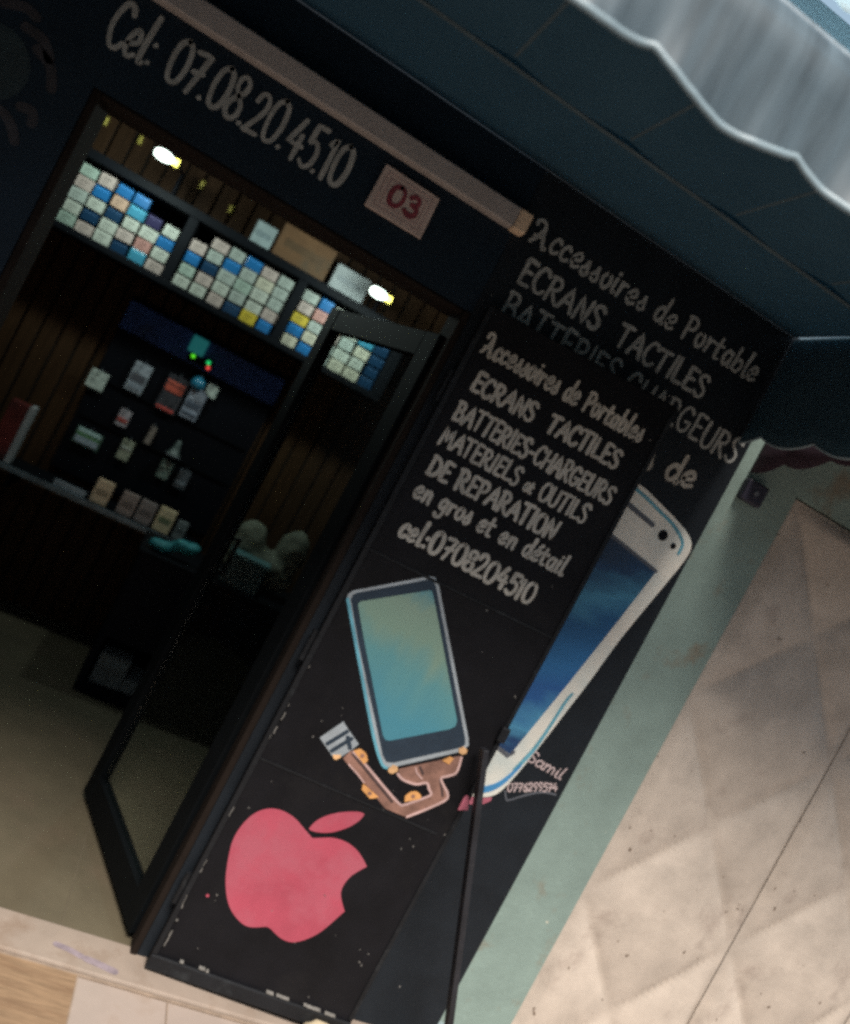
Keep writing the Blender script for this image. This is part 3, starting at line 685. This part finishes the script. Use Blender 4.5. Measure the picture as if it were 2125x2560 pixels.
# dark batten propping the leaf
ba = thing('prop_batten', 'slim dark batten leaning from the open leaf down to the pavement', 'batten', (1.27, -0.36, 0.0))
A_, B_ = Vector((1.082, -.140, .958)), Vector((1.432, -.222, .004))
ax = (B_ - A_).normalized(); sx = Vector((1, 0, 0)); sx = (sx - ax * sx.dot(ax)).normalized(); sy = ax.cross(sx)
bb = MB(); hw, hd = .0085, .016
for P in (A_, B_):
    bb.v += [tuple(P + sx * i * hw + sy * j * hd) for i, j in ((-1, -1), (1, -1), (1, 1), (-1, 1))]
bb.f += [(0, 1, 5, 4), (1, 2, 6, 5), (2, 3, 7, 6), (3, 0, 4, 7), (3, 2, 1, 0), (4, 5, 6, 7)]
obj('bar', bb, mat('batten_paint', (0.013, 0.0135, 0.017), 0.5, 0.3, 12, stain=(0.028, 0.028, 0.032), stain_scale=20, stain_lo=.55, stain_hi=.7), ba, bevel=0.002)

# doorstop stone
bm = bmesh.new(); bmesh.ops.create_icosphere(bm, subdivisions=3, radius=1)
from mathutils import noise as N_
for v in bm.verts:
    n = N_.noise(v.co * 1.7 + Vector((3, 1, 7))) * .22 + N_.noise(v.co * 5) * .06
    v.co = Vector((v.co.x * .066, v.co.y * .05, v.co.z * .036)) * (1 + n)
me = bpy.data.meshes.new('doorstop_stone'); bm.to_mesh(me); bm.free()
for q in me.polygons: q.use_smooth = True
me.materials.append(mat('doorstop_stone', (0.52, 0.44, 0.30), .8, .25, 20, stain=(0.25, 0.19, 0.12), stain_scale=25, stain_lo=.5, stain_hi=.7, bump=.4, bscale=120))
stn = bpy.data.objects.new('doorstop_stone', me); COL.objects.link(stn); stn.location = (1.062, -0.135, 0.026)
tag(stn, 'rough cream stone on the pavement at the foot of the open leaf', 'stone')

# ================================================================ glass door, swung inwards
GH, GF = Vector((0.497, 0.055, 0)), Vector((0.262, 0.72, 0))
gd_ = (GF - GH); GWd = gd_.length; gd_.normalize(); gn = Vector((gd_.y, -gd_.x, 0))
def GD(u, v, h): q = GH + gd_ * u + gn * h; return (q.x, q.y, v)
gdr = thing('glass_door', 'black framed glass door standing open into the dark shop', 'door', (GH.x, GH.y, 0.03))
fm = MB()
fm.prism(GD, [(0, .03), (.075, .03), (.075, 1.905), (0, 1.905)], -.02, .02)
fm.prism(GD, [(GWd - .068, .03), (GWd, .03), (GWd, 1.905), (GWd - .068, 1.905)], -.02, .02)
fm.prism(GD, [(.0755, .03), (GWd - .0685, .03), (GWd - .0685, .125), (.0755, .125)], -.019, .019)
fm.prism(GD, [(.0755, 1.83), (GWd - .0685, 1.83), (GWd - .0685, 1.904), (.0755, 1.904)], -.019, .019)
obj('frame', fm, 'metalblack', gdr, bevel=0.003)
gm = bpy.data.materials.new('clear_glass'); gm.use_nodes = True
t = gm.node_tree; o = t.nodes["Material Output"]; t.nodes.remove(t.nodes["Principled BSDF"])
tr = nd(t, "ShaderNodeBsdfTransparent"); tr.inputs[0].default_value = (.93, .96, .95, 1)
gl = nd(t, "ShaderNodeBsdfGlossy"); gl.inputs["Roughness"].default_value = .03
mx = nd(t, "ShaderNodeMixShader"); mx.inputs[0].default_value = .09; t.links.new(tr.outputs[0], mx.inputs[1]); t.links.new(gl.outputs[0], mx.inputs[2]); t.links.new(mx.outputs[0], o.inputs[0])
M['glass'] = gm
obj('glass_pane', MB().prism(GD, [(.0755, .1255), (GWd - .0685, .1255), (GWd - .0685, 1.8295), (.0755, 1.8295)], -.003, .003), 'glass', gdr)
hd = MB().tube(GD(GWd - .034, .92, .055), GD(GWd - .034, 1.06, .055), .008)
hd.tube(GD(GWd - .034, .93, .02), GD(GWd - .034, .93, .055), .006); hd.tube(GD(GWd - .034, 1.05, .02), GD(GWd - .034, 1.05, .055), .006)
obj('handle', hd, 'edgeblack', gdr)

# ================================================================ canopy over the front
cz = 2.417
cn_ = thing('canopy', 'dark teal cloth awning seen from below, pale scalloped valance along its front bar', 'awning', (0, -0.45, cz))
CX0, CX1 = -2.3, 1.415
def can(u, v):
    x = CX0 + (CX1 - CX0) * u; y = -0.002 - .898 * v
    return (x, y, cz - .012 * math.sin(PI * v) * abs(math.sin(PI * (x - .25) / .31)) - .004)
cc = obj('cloth', sheet(can, 180, 16), 'canopy', cn_, smooth=True, solid=0.002)
sm_ = MB(); zt = cz - .022
sm_.box(CX0, CX1, -.392, -.375, zt + .0035, zt + .005)
obj('fold_seam', sm_, 'seam', cn_)
for k in range(-6, 4):
    x = .25 + .31 * k
    r_ = MB(); r_.box(x - .0035, x + .0035, -.895, -.400, zt + .0155, zt + .0168)
    obj('rib_seam', r_, 'seam', cn_)
def val(u, v):
    x = CX0 + (CX1 - CX0) * u
    ph = ((x - .055) / .31) % 1.0
    zl = 2.306 - .034 * math.sin(PI * ph) ** .8
    if v < .4:                                             # the sheet rolls over the front bar
        a = PI / 2 * (1 - v / .4)
        return (x, -.905 + .055 * (1 - math.cos(a)), 2.418 + .102 * math.sin(a) )
    v = (v - .4) / .6
    z = 2.418 + (zl - 2.418) * v
    y = -.905 - .012 * math.sin(2 * PI * (x - .1) / .62) * v - .006 * math.sin(2 * PI * x / .205 + 1) * v * v - .014 * v * math.sin(PI * ph)
    y += (.0008 * math.sin(x * 61) + .0004 * math.sin(x * 143 + 2)) * (.3 + v)
    return (x, y, z)
NV = 420
obj('valance', sheet(val, NV, 30), 'valance', cn_, smooth=True, solid=0.0016)
hm = MB(); seg = 8
ring = []
for i in range(NV + 1):
    x, y, z = val(i / NV, 1.0)
    ring.append([(x, y + .0035 * math.cos(2 * PI * k / seg), z + .0072 * math.sin(2 * PI * k / seg)) for k in range(seg)])
hm.v = [q for r in ring for q in r]
for i in range(NV):
    for k in range(seg): hm.f.append((i * seg + k, i * seg + (k + 1) % seg, (i + 1) * seg + (k + 1) % seg, (i + 1) * seg + k))
obj('hem', hm, 'hem', cn_, smooth=True)
obj('front_bar', MB().tube((CX0, -.862, 2.462), (CX1, -.862, 2.462), .036, seg=24), 'roll', cn_, smooth=True)
rs = MB(); rs.box(CX0, CX1, -.856, -.836, 2.5185, 2.530)
obj('bar_groove', rs, 'rollseam', cn_)
def flap(u, v):
    y = -.004 - .89 * u
    ph = ((-y + .12) / .218) % 1.0
    zl = 2.090 - .026 * math.sin(PI * ph) ** .8
    return (CX1 + .002 + .006 * math.sin(9 * y) * v, y, 2.405 + (zl - 2.405) * v)
obj('side_flap', sheet(flap, 120, 8), 'flap', cn_, smooth=True, solid=0.0016)
hp = MB(); ring = []
for i in range(121):
    x, y, z = flap(i / 120, 1.0)
    ring.append([(x + .003 * math.cos(2 * PI * k / 6), y, z + .0042 * math.sin(2 * PI * k / 6)) for k in range(6)])
hp.v = [q for r in ring for q in r]
for i in range(120):
    for k in range(6): hp.f.append((i * 6 + k, i * 6 + (k + 1) % 6, (i + 1) * 6 + (k + 1) % 6, (i + 1) * 6 + k))
obj('flap_piping', hp, 'piping', cn_, smooth=True)
def shade_sheet(u, v):  # unseen sheet added to keep light off the left of the front
    y = -.01 - .87 * u
    return (-1.30 + .02 * math.sin(14 * y), y, 2.40 - 1.95 * v)
obj('added_shade_sheet', sheet(shade_sheet, 60, 4), 'flap', cn_, smooth=True, solid=0.002)
# translucent roofing sheet fixed higher on the wall
rf = thing('roof_sheet', 'pale translucent ribbed roofing sheet high above the valance in the corner', 'roofing', (1.6, -.2, 3.2))
def roof(u, v):
    x = .35 + 2.6 * u
    return (x, -.35 + .345 * v, 2.975 + .30 * v + .006 * math.sin(x * 2 * PI / .076))
obj('sheet', sheet(roof, 340, 4), cloth('roofing_plastic', (.62, .72, .75), .7, .4, .06, 4, tcol=(.78, .92, .96)), rf, smooth=True, solid=0.0015)
b = MB(); b.box(.33, 2.97, -.0195, .0195, 3.2785, 3.31); obj('wall_strip', b, 'upper', rf)
# neighbour's awning to the right: only its dark side cloth shows
nb = thing('neighbour_awning', 'dark purple scalloped side cloth of the next awning, hanging below the teal flap', 'awning', (1.6, -0.3, 2.4))
def flap2(u, v):
    y = -.002 - .86 * u
    ph = ((-y + .03) / .155) % 1.0
    zl = 2.022 + .20 * u - .022 * math.sin(PI * ph) ** .8
    return (1.50 + .12 * u * u, y, 2.402 + (zl - 2.402) * v)
obj('side_cloth', sheet(flap2, 110, 6), 'purple', nb, smooth=True, solid=0.0016)
def can2(u, v): return (1.50 + 4.2 * u, -.002 - 1.02 * v, 2.412)
obj('cloth', sheet(can2, 6, 3), 'purple', nb, solid=0.002)

# ================================================================ inside the shop
rm = thing('shop_room', 'dark shop interior lined with brown vertical slatted boards', 'room', (0, 2.3, 0))
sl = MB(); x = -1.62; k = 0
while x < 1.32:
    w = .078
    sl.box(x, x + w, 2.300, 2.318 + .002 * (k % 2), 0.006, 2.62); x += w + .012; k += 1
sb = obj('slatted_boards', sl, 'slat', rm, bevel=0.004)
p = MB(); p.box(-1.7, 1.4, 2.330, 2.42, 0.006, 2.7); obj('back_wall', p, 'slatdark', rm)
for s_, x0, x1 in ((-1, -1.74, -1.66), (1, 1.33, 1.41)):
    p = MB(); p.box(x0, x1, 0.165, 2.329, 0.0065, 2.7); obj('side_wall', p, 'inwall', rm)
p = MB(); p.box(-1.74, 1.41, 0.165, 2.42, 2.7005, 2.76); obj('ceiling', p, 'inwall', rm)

# shelf unit with three cubbies of boxed phone parts
FY = 2.0
su = thing('wall_shelf', 'black wall shelf with three cubbies packed with small boxes', 'shelf', (0.02, 2.15, 1.77))
SX = [(-.912, -.412), (-.362, .152), (.200, .712)]
p = MB()
p.box(-.965, .768, FY - .012, 2.299, 1.765, 1.797); p.box(-.965, .768, FY - .012, 2.299, 2.108, 2.150)
for a, b in ((-.965, -.914), (-.410, -.364), (.154, .198), (.714, .768)): p.box(a, b, FY - .012, 2.299, 1.7975, 2.1075)
obj('frame', p, 'frame', su, bevel=0.003)
p = MB(); p.box(-.913, .713, 2.285, 2.298, 1.7975, 2.1075); obj('back_panel', p, 'black', su)

BOXC = {'w': (.52, .55, .47), 'g': (.40, .45, .40), 'n': (.36, .46, .38), 'p': (.52, .42, .37), 'o': (.56, .36, .25), 'c': (.58, .55, .42), 'y': (.62, .46, .03),
        'b': (.02, .16, .40), 'l': (.06, .30, .44), 'd': (.012, .045, .10), 'v': (.03, .025, .08), 'r': (.50, .24, .20)}
BOXN = {'w': 'white', 'g': 'pale grey', 'n': 'pale green', 'p': 'pinkish white', 'o': 'salmon', 'c': 'cream', 'y': 'yellow', 'b': 'glossy blue', 'l': 'light blue', 'd': 'dark blue', 'v': 'violet', 'r': 'red and white'}
ROWS = [['np bb..', 'pbolvw', 'gwdwwb', 'wdwprw', 'npwdlp'],
        ['.pgbpg', 'pgbgcg', 'bdgnwg', 'npwgwp', 'wwpdyb'],
        ['gbwcld', 'prcwld', 'ygpgcd', 'bcgwwd', 'cbgccd']]
ROWS[0][0] = 'npbb..'
WH, ROWN = .0585, ['top row', 'second row', 'middle row', 'fourth row', 'bottom row']
CUB = ['left cubby', 'centre cubby', 'right cubby']
COLN = ['first', 'second', 'third', 'fourth', 'fifth', 'sixth']
protos = {}
def part_box(c):
    gloss = c in 'bldv'
    m = mat('box_card_' + BOXN[c].replace(' ', '_'), [min(.8, q * .78) for q in BOXC[c]], .22 if gloss else .55, .12, 14, .5, coat=.5 if gloss else 0)
    r = thing('part_box', '', 'box', (0, 0, 0), 'small boxed phone parts on the wall shelf')
    b = MB(); b.box(-.0395, .0395, 0, .16, 0.0, .0565); obj('carton', b, m, r, bevel=0.002)
    pr = MB()
    if gloss:
        pr.box(-.034, .034, -.0006, -.0001, .045, .0475)
        obj('printed_band', pr, mat('band_' + c, [min(1, q * 2.2 + .05) for q in BOXC[c]], .3, .1), r)
    else:
        pr.box(-.022, .020, -.0006, -.0001, .034, .040); pr.box(-.022, .006, -.0006, -.0001, .022, .0245); pr.box(-.022, .012, -.0006, -.0001, .014, .0162)
        obj('printed_label', pr, mat('print_' + c, [q * .32 for q in BOXC[c]], .6, .2, 40), r)
    return r
for s_, rows in enumerate(ROWS):
    x0, x1 = SX[s_]; pitch = (x1 - x0) / 6
    for j, row in enumerate(rows):
        for i, c in enumerate(row):
            if c in '. ': continue
            lab = f'{BOXN[c]} box, {COLN[i]} from left in the {ROWN[j]} of the {CUB[s_]}'
            loc = (x0 + pitch * (i + .5) + random.uniform(-.0015, .0015), FY + .004 + random.uniform(0, .012), 1.7975 + (4 - j) * .0585)
            if c not in protos: protos[c] = r = part_box(c); r.location = loc; r['label'] = lab
            else: r = dup(protos[c], loc, lab)
            r.rotation_euler = (0, random.uniform(-.045, .045), random.uniform(-.06, .06)); r.scale = (random.uniform(.84, 1.0), 1, random.uniform(.84, .98))

# on top of the shelf
def carton(name, label, x0, x1, y0, y1, z0, z1, m, group=None, tape=None, rot=0):
    r = thing(name, label, 'box', ((x0 + x1) / 2, (y0 + y1) / 2, z0), group)
    b = MB(); b.box(x0, x1, y0, y1, z0, z1); obj('carton', b, m, r, bevel=.003)
    if tape:
        b = MB(); b.box(x0 + (x1 - x0) * .12, x0 + (x1 - x0) * .86, y0 - .001, y0 - .0002, z0 + (z1 - z0) * .38, z0 + (z1 - z0) * .62); obj('printed_label', b, tape, r)
    r.rotation_euler.z = rot
    return r
gk = mat('card_grey', (.26, .32, .32), .6, .15, 20)
carton('small_carton', 'small grey box beside the brown carton on top of the shelf', -.135, -.035, 2.04, 2.14, 2.1505, 2.262, gk, tape=mat('print_grey', (.17, .22, .23), .6, .3, 60))
carton('brown_carton', 'brown cardboard carton lying on top of the shelf', -.018, .258, 2.03, 2.25, 2.1505, 2.315, mat('cardboard', (.12, .06, .025), .8, .2, 12, stain=(.07, .05, .03), stain_scale=6, stain_lo=.5, stain_hi=.7), tape=mat('tape_brown', (.09, .055, .03), .4, .2, 20))
carton('grey_carton', 'long pale grey box next to the lamp on top of the shelf', .288, .470, 2.03, 2.16, 2.1505, 2.275, mat('card_pale', (.34, .37, .37), .6, .1, 15), tape=mat('print_pale', (.27, .30, .31), .6, .2, 50))

M['bulb'] = glow('lit_bulb', (.86, 1.0, .90), 1.5)
M['socket'] = mat('socket_brass', (.65, .50, .10), .4, .15, 20)
def lamp(x, y, z, label):
    r = thing('led_lamp', label, 'lamp', (x, y, z), 'small lit lamps above the shelf')
    b = MB().lathe((x - .055, y, z), [(.004, .016), (.015, .020), (.022, .036), (.024, .060), (.020, .082), (.012, .098)], axis='x', seg=18)
    obj('bulb', b, 'bulb', r, smooth=True)
    b = MB().tube((x + .0435, y, z), (x + .070, y, z), .016, .018, 14); obj('socket', b, 'socket', r)
    b = MB().tube((x + .060, y, z + .012), (x + .060, 2.03, 2.1505 + .11), .005, .006, 10); b.tube((x + .060, 2.03, 2.1505), (x + .060, 2.03, 2.1505 + .116), .008, .006, 10); obj('stem', b, 'black', r)
    L = bpy.data.lights.new('lamp_light', 'POINT'); L.energy = LAMP_W; L.color = (.82, 1.0, .94); L.shadow_soft_size = .035
    lo = bpy.data.objects.new('lamp_light', L); COL.objects.link(lo); lo.parent = r; lo.location = (0, -.075, -.01)
    return r
LAMP_W = 6.0
lamp(-.585, 1.72, 2.234, 'bright lit lamp over the left cubby')
lamp(.482, 1.72, 2.192, 'bright lit lamp beside the pale grey box')
M['hook'] = mat('yellow_glint', (.70, .58, .12), .35, .15, 20)  # yellow reflections of the lamps on the slats, coloured in; no real hooks
for i, (x, z, lab) in enumerate(((-.96, 2.335, 'small yellow lamp reflection on the slats at the far left'), (-.79, 2.34, 'small yellow reflection left of the left lamp'), (-.455, 2.305, 'small yellow reflection right of the left lamp'), (-.285, 2.272, 'small yellow reflection nearest the brown carton'))):
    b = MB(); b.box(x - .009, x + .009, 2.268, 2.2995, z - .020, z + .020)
    tag(obj('wall_glint', b, 'hook', bevel=.004), lab, 'glint', 'yellow lamp reflections on the slatted wall')

# black display board with hanging accessories
db = thing('display_board', 'black accessory display board on the slatted wall', 'board', (-.08, 2.28, .73))
p = MB(); p.box(-.50, .335, 2.262, 2.2995, .735, 1.66); obj('board', p, 'black', db, bevel=.003)
p = MB(); p.box(-.50, .335, 2.247, 2.2615, 1.50, 1.645); obj('header', p, mat('header_blue', (.02, .07, .28), .5, .4, 8, stain=(.012, .03, .09), stain_scale=5), db, bevel=.002)
for z in (1.03, 1.23): 
    p = MB(); p.box(-.48, .315, 2.249, 2.2615, z, z + .008); obj('hook_rail', p, 'frame', db)
ld = thing('charger_hub', 'teal glowing charger hub with green and red lights at the top of the display board', 'charger', (-.11, 2.20, 1.53))
p = MB(); p.box(-.165, -.085, 2.205, 2.246, 1.555, 1.64); obj('body', p, glow('hub_teal', (.01, .10, .10), .35), ld, bevel=.006)
for x, z, c in ((-.125, 1.54, (.10, .75, .02)), (-.046, 1.546, (.02, .6, .15)), (-.037, 1.522, (.7, .06, .05))):
    p = MB().lathe((x, 2.20, z), [(.004, .012), (.009, .006), (.010, .0), (.008, -.006), (.003, -.010)], axis='y', seg=12)
    obj('status_light', p, glow('status_' + str(x), c, .55), ld, smooth=True)
p = MB(); p.box(-.15, -.02, 2.214, 2.2465, 1.510, 1.554); obj('strip', p, 'black', ld, bevel=.003)

def packet(label, x, z, w, h, c1, bands=(), y=2.235, rot=0.0, cat='packet', group='accessory packets hanging on the display board'):
    r = thing('hanging_packet', label, cat, (x, y, z + h / 2), group)
    c1 = tuple(min(.75, q * 1.8) for q in c1); bands = [(a, b_, tuple(min(.75, q * 1.8) for q in c)) for a, b_, c in bands]
    b = MB(); b.box(x - w / 2, x + w / 2, y, y + .012, z - h / 2, z + h / 2)
    obj('card', b, mat('packet_card', c1, .35, .3, 40, stain=[q * .4 for q in c1], stain_scale=30, stain_lo=.52, stain_hi=.62), r, bevel=.002)
    for f0, f1, c in bands:
        b = MB(); b.box(x - w * .44, x + w * .42, y - .004, y - .0002, z - h / 2 + h * f0, z - h / 2 + h * f1)
        obj('printed_band', b, mat('packet_print', c, .35, .25, 50), r, bevel=.0015)
    b = MB().tube((x, y + .006, z + h / 2 - .002), (x, y + .006, z + h / 2 + .018), .003, seg=8); obj('hook', b, 'shade', r)
    r.rotation_euler.y = rot
    return r
gry = (.24, .26, .29)
packet('square pale packet at the left end of the board', -.475, 1.217, .085, .092, (.36, .40, .36))
packet('tall grey striped packet under the blue header', -.309, 1.318, .085, .15, gry, ((.35, .62, (.06, .06, .07)), (.1, .3, (.17, .19, .22))))
packet('red and black packet in the middle of the board', -.133, 1.320, .105, .19, (.03, .03, .035), ((.55, .72, (.35, .07, .045)), (.76, .84, (.42, .09, .06)), (.04, .11, (.40, .06, .05))))
packet('grey striped packet at the right end of the board', -.020, 1.325, .085, .16, (.20, .22, .27), ((.62, .9, (.26, .28, .33)), (.35, .55, (.05, .06, .08)), (.1, .2, (.05, .06, .08))))
packet('small pale square packet at the top right of the board', .030, 1.425, .055, .062, (.36, .40, .36))
packet('flat packet with a white top and green print at the lower left', -.392, .935, .13, .085, (.05, .09, .07), ((.74, .98, (.30, .42, .40)), (.12, .5, (.22, .26, .30)), (.5, .7, (.07, .16, .07))))
packet('tiny white packet with a red mark left of centre', -.287, 1.105, .055, .085, (.28, .25, .27), ((.25, .5, (.28, .05, .04)),))
packet('rounded olive packet low on the board', -.211, .965, .060, .105, (.22, .23, .17), ((.55, .68, (.30, .32, .28)),))
packet('slim brown packet standing beside the olive one', -.136, 1.087, .030, .095, (.17, .14, .12))
packet('greenish packet with a pale base at the lower right', .000, .962, .060, .095, (.10, .14, .12), ((.6, .75, (.18, .24, .20)),))
packet('dark packet at the lower right corner of the board', .098, .955, .06, .10, (.05, .06, .07), ((.2, .4, (.12, .14, .16)),))
b = MB().lathe((-.045, 2.21, 1.428), [(.004, -.036), (.022, -.030), (.034, -.014), (.037, .002), (.030, .02), (.016, .032), (.004, .036)], axis='z', seg=20)
r = thing('hanging_ball', 'round blue bauble hanging on the display board', 'ball', (-.045, 2.21, 1.464))
obj('ball', b, mat('ball_blue', (.03, .22, .36), .25, .2, 30, coat=.4), r, smooth=True)
b = MB().tube((-.045, 2.21, 1.462), (-.045, 2.240, 1.478), .0025, seg=8); obj('hook', b, 'shade', r)
b = MB().lathe((.004, 2.21, 1.050), [(.036, 0), (.036, .006), (.026, .012), (.016, .045), (.010, .075), (.004, .082)], axis='z', seg=18)
r = thing('hanging_cone', 'small pale cone shaped stand hanging right of the slim packet', 'stand', (.004, 2.21, 1.13))
obj('cone', b, mat('cone_grey', (.13, .16, .15), .35, .2, 30), r, smooth=True)
b = MB().lathe((.004, 2.21, 1.046), [(.038, 0), (.040, .003), (.038, .0045)], axis='z', seg=18); obj('rim', b, mat('cone_rim', (.30, .32, .36), .35, .2), r)

# ledge with a row of boxed phones
sh = thing('wall_ledge', 'narrow dark ledge under the display board carrying a row of phone boxes', 'shelf', (-.2, 2.1, .69))
p = MB(); p.box(-.74, .30, 1.985, 2.2610, .682, .700); obj('board', p, 'frame', sh, bevel=.002)
p = MB(); p.box(-.74, .30, 1.976, 1.9845, .678, .704); obj('edge_trim', p, mat('ledge_trim', (.12, .15, .17), .35, .4, 9), sh, bevel=.002)
for x in (-.6, .15):
    p = MB(); p.box(x - .01, x + .01, 2.0, 2.2995, .60, .6815); obj('bracket', p, 'frame', sh)
PB = [(-.208, .080, .118, (.50, .36, .24), 'orange tinted phone box, first in the row on the ledge'), (-.080, .078, .115, (.24, .18, .16), 'dim brown phone box, second in the row on the ledge'),
      (.012, .078, .115, (.21, .17, .16), 'dim grey brown phone box, third in the row on the ledge'), (.108, .082, .122, (.58, .42, .26), 'bright tan phone box with a green mark, fourth on the ledge'), (.196, .052, .095, (.15, .17, .17), 'small dark grey phone box at the right end of the ledge')]
for i, (x, w, h, c, lab) in enumerate(PB):
    r = carton('phone_box', lab, x - w / 2, x + w / 2, 2.03, 2.055, .7005, .7005 + h, mat('phone_card', [min(.85, q * 1.6) for q in c], .5, .1, 20), 'row of phone boxes on the ledge', tape=mat('phone_print', [q * .8 for q in c] if i != 3 else (.22, .25, .14), .5, .2, 60))
r = thing('white_tray', 'slim pale tray lying at the left of the phone boxes', 'tray', (-.33, 2.03, .701))
p = MB(); p.box(-.42, -.27, 2.0, 2.10, .7005, .712); p.box(-.42, -.27, 2.0, 2.006, .7125, .735); obj('body', p, mat('tray_grey', (.30, .34, .38), .35, .2, 12), r, bevel=.003)
r = thing('poster_box', 'red box with a white edge standing at the left end of the ledge', 'box', (-.68, 2.05, .7005))
p = MB(); p.box(-.735, -.652, 2.00, 2.09, .7045, .985); obj('body', p, mat('box_red', (.16, .022, .018), .5, .5, 6, stain=(.04, .012, .012), stain_scale=7, stain_lo=.45, stain_hi=.6), r, bevel=.003)
p = MB(); p.box(-.6515, -.628, 1.998, 2.09, .7045, .99); obj('edge', p, mat('box_edge_white', (.36, .37, .38), .5, .2, 10), r, bevel=.002)

# black counter with an open niche, bags and boxes on top
ct = thing('counter', 'low black shop counter with an open niche at its foot', 'counter', (.5, 1.75, .006))
p = MB()
p.box(.07, 1.30, 1.55, 1.97, .28, .68); p.box(.07, .102, 1.551, 1.97, .0065, .2795); p.box(.102, 1.30, 1.551, 1.97, .0065, .06); p.box(.345, 1.30, 1.551, 1.97, .0605, .2795)
p.box(.1025, .3445, 1.93, 1.97, .0605, .2795)
obj('body', p, 'black', ct, bevel=.004)
p = MB(); p.box(.055, 1.31, 1.535, 1.985, .6805, .70); obj('top', p, 'frame', ct, bevel=.004)
r = thing('paper_stack', 'pale stack of papers in the niche of the black counter', 'papers', (.2, 1.62, .061))
p = MB(); p.box(.115, .250, 1.575, 1.80, .061, .205); p.box(.2505, .330, 1.585, 1.80, .061, .125); obj('stack', p, mat('paper_grey', (.13, .145, .14), .7, .25, 18), r, bevel=.004)
p = MB(); p.box(.15, .235, 1.5735, 1.5748, .15, .19); obj('printed_label', p, mat('paper_print', (.14, .17, .17), .6, .2, 30), r)
def blob(name, label, cat, c, lumps, m, seed):
    bm = bmesh.new()
    for (dx, dy, dz, rx, ry, rz) in lumps:
        r = bmesh.ops.create_icosphere(bm, subdivisions=3, radius=1)
        for v in r['verts']: v.co = Vector((v.co.x * rx + dx, v.co.y * ry + dy, v.co.z * rz + dz))
    me = bpy.data.meshes.new(name); bm.to_mesh(me); bm.free()
    me.materials.append(m)
    o = bpy.data.objects.new(name, me); COL.objects.link(o); o.location = c
    md = o.modifiers.new('join', 'REMESH'); md.mode = 'VOXEL'; md.voxel_size = .012; md.use_smooth_shade = True
    tx = bpy.data.textures.new(name, 'CLOUDS'); tx.noise_scale = .09
    d = o.modifiers.new('creases', 'DISPLACE'); d.texture = tx; d.strength = .045; d.mid_level = .5
    s = o.modifiers.new('soften', 'SMOOTH'); s.iterations = 4
    return tag(o, label, cat)
M['bag'] = mat('bag_olive', (.13, .135, .10), .8, .3, 12)
blob('cloth_bag', 'slumped olive cloth bag with two humps on the black counter', 'bag', (.58, 1.72, .70), [(-.10, 0, .17, .085, .07, .13), (.10, 0, .23, .075, .065, .12), (0, 0, .10, .17, .09, .10)], M['bag'], 1)
r = thing('teal_box', 'small teal lidded box in front of the olive bag', 'box', (.52, 1.6, .7005))
p = MB(); p.box(.42, .60, 1.56, 1.65, .7005, .835); obj('body', p, mat('teal_dark', (.02, .055, .06), .4, .3, 12), r, bevel=.006)
p = MB(); p.box(.413, .607, 1.553, 1.657, .8355, .858); obj('lid', p, mat('teal_lid', (.09, .19, .20), .35, .3, 12), r, bevel=.006)
r.rotation_euler.z = -.08
M['tealcloth'] = mat('teal_cloth', (.03, .24, .26), .6, .3, 10)
blob('teal_pouch', 'bright teal pouch lying on the left end of the counter', 'pouch', (.185, 1.62, .70), [(-.05, 0, .03, .06, .04, .032), (.04, 0, .062, .06, .035, .030), (.085, .01, .075, .03, .03, .022)], M['tealcloth'], 2)
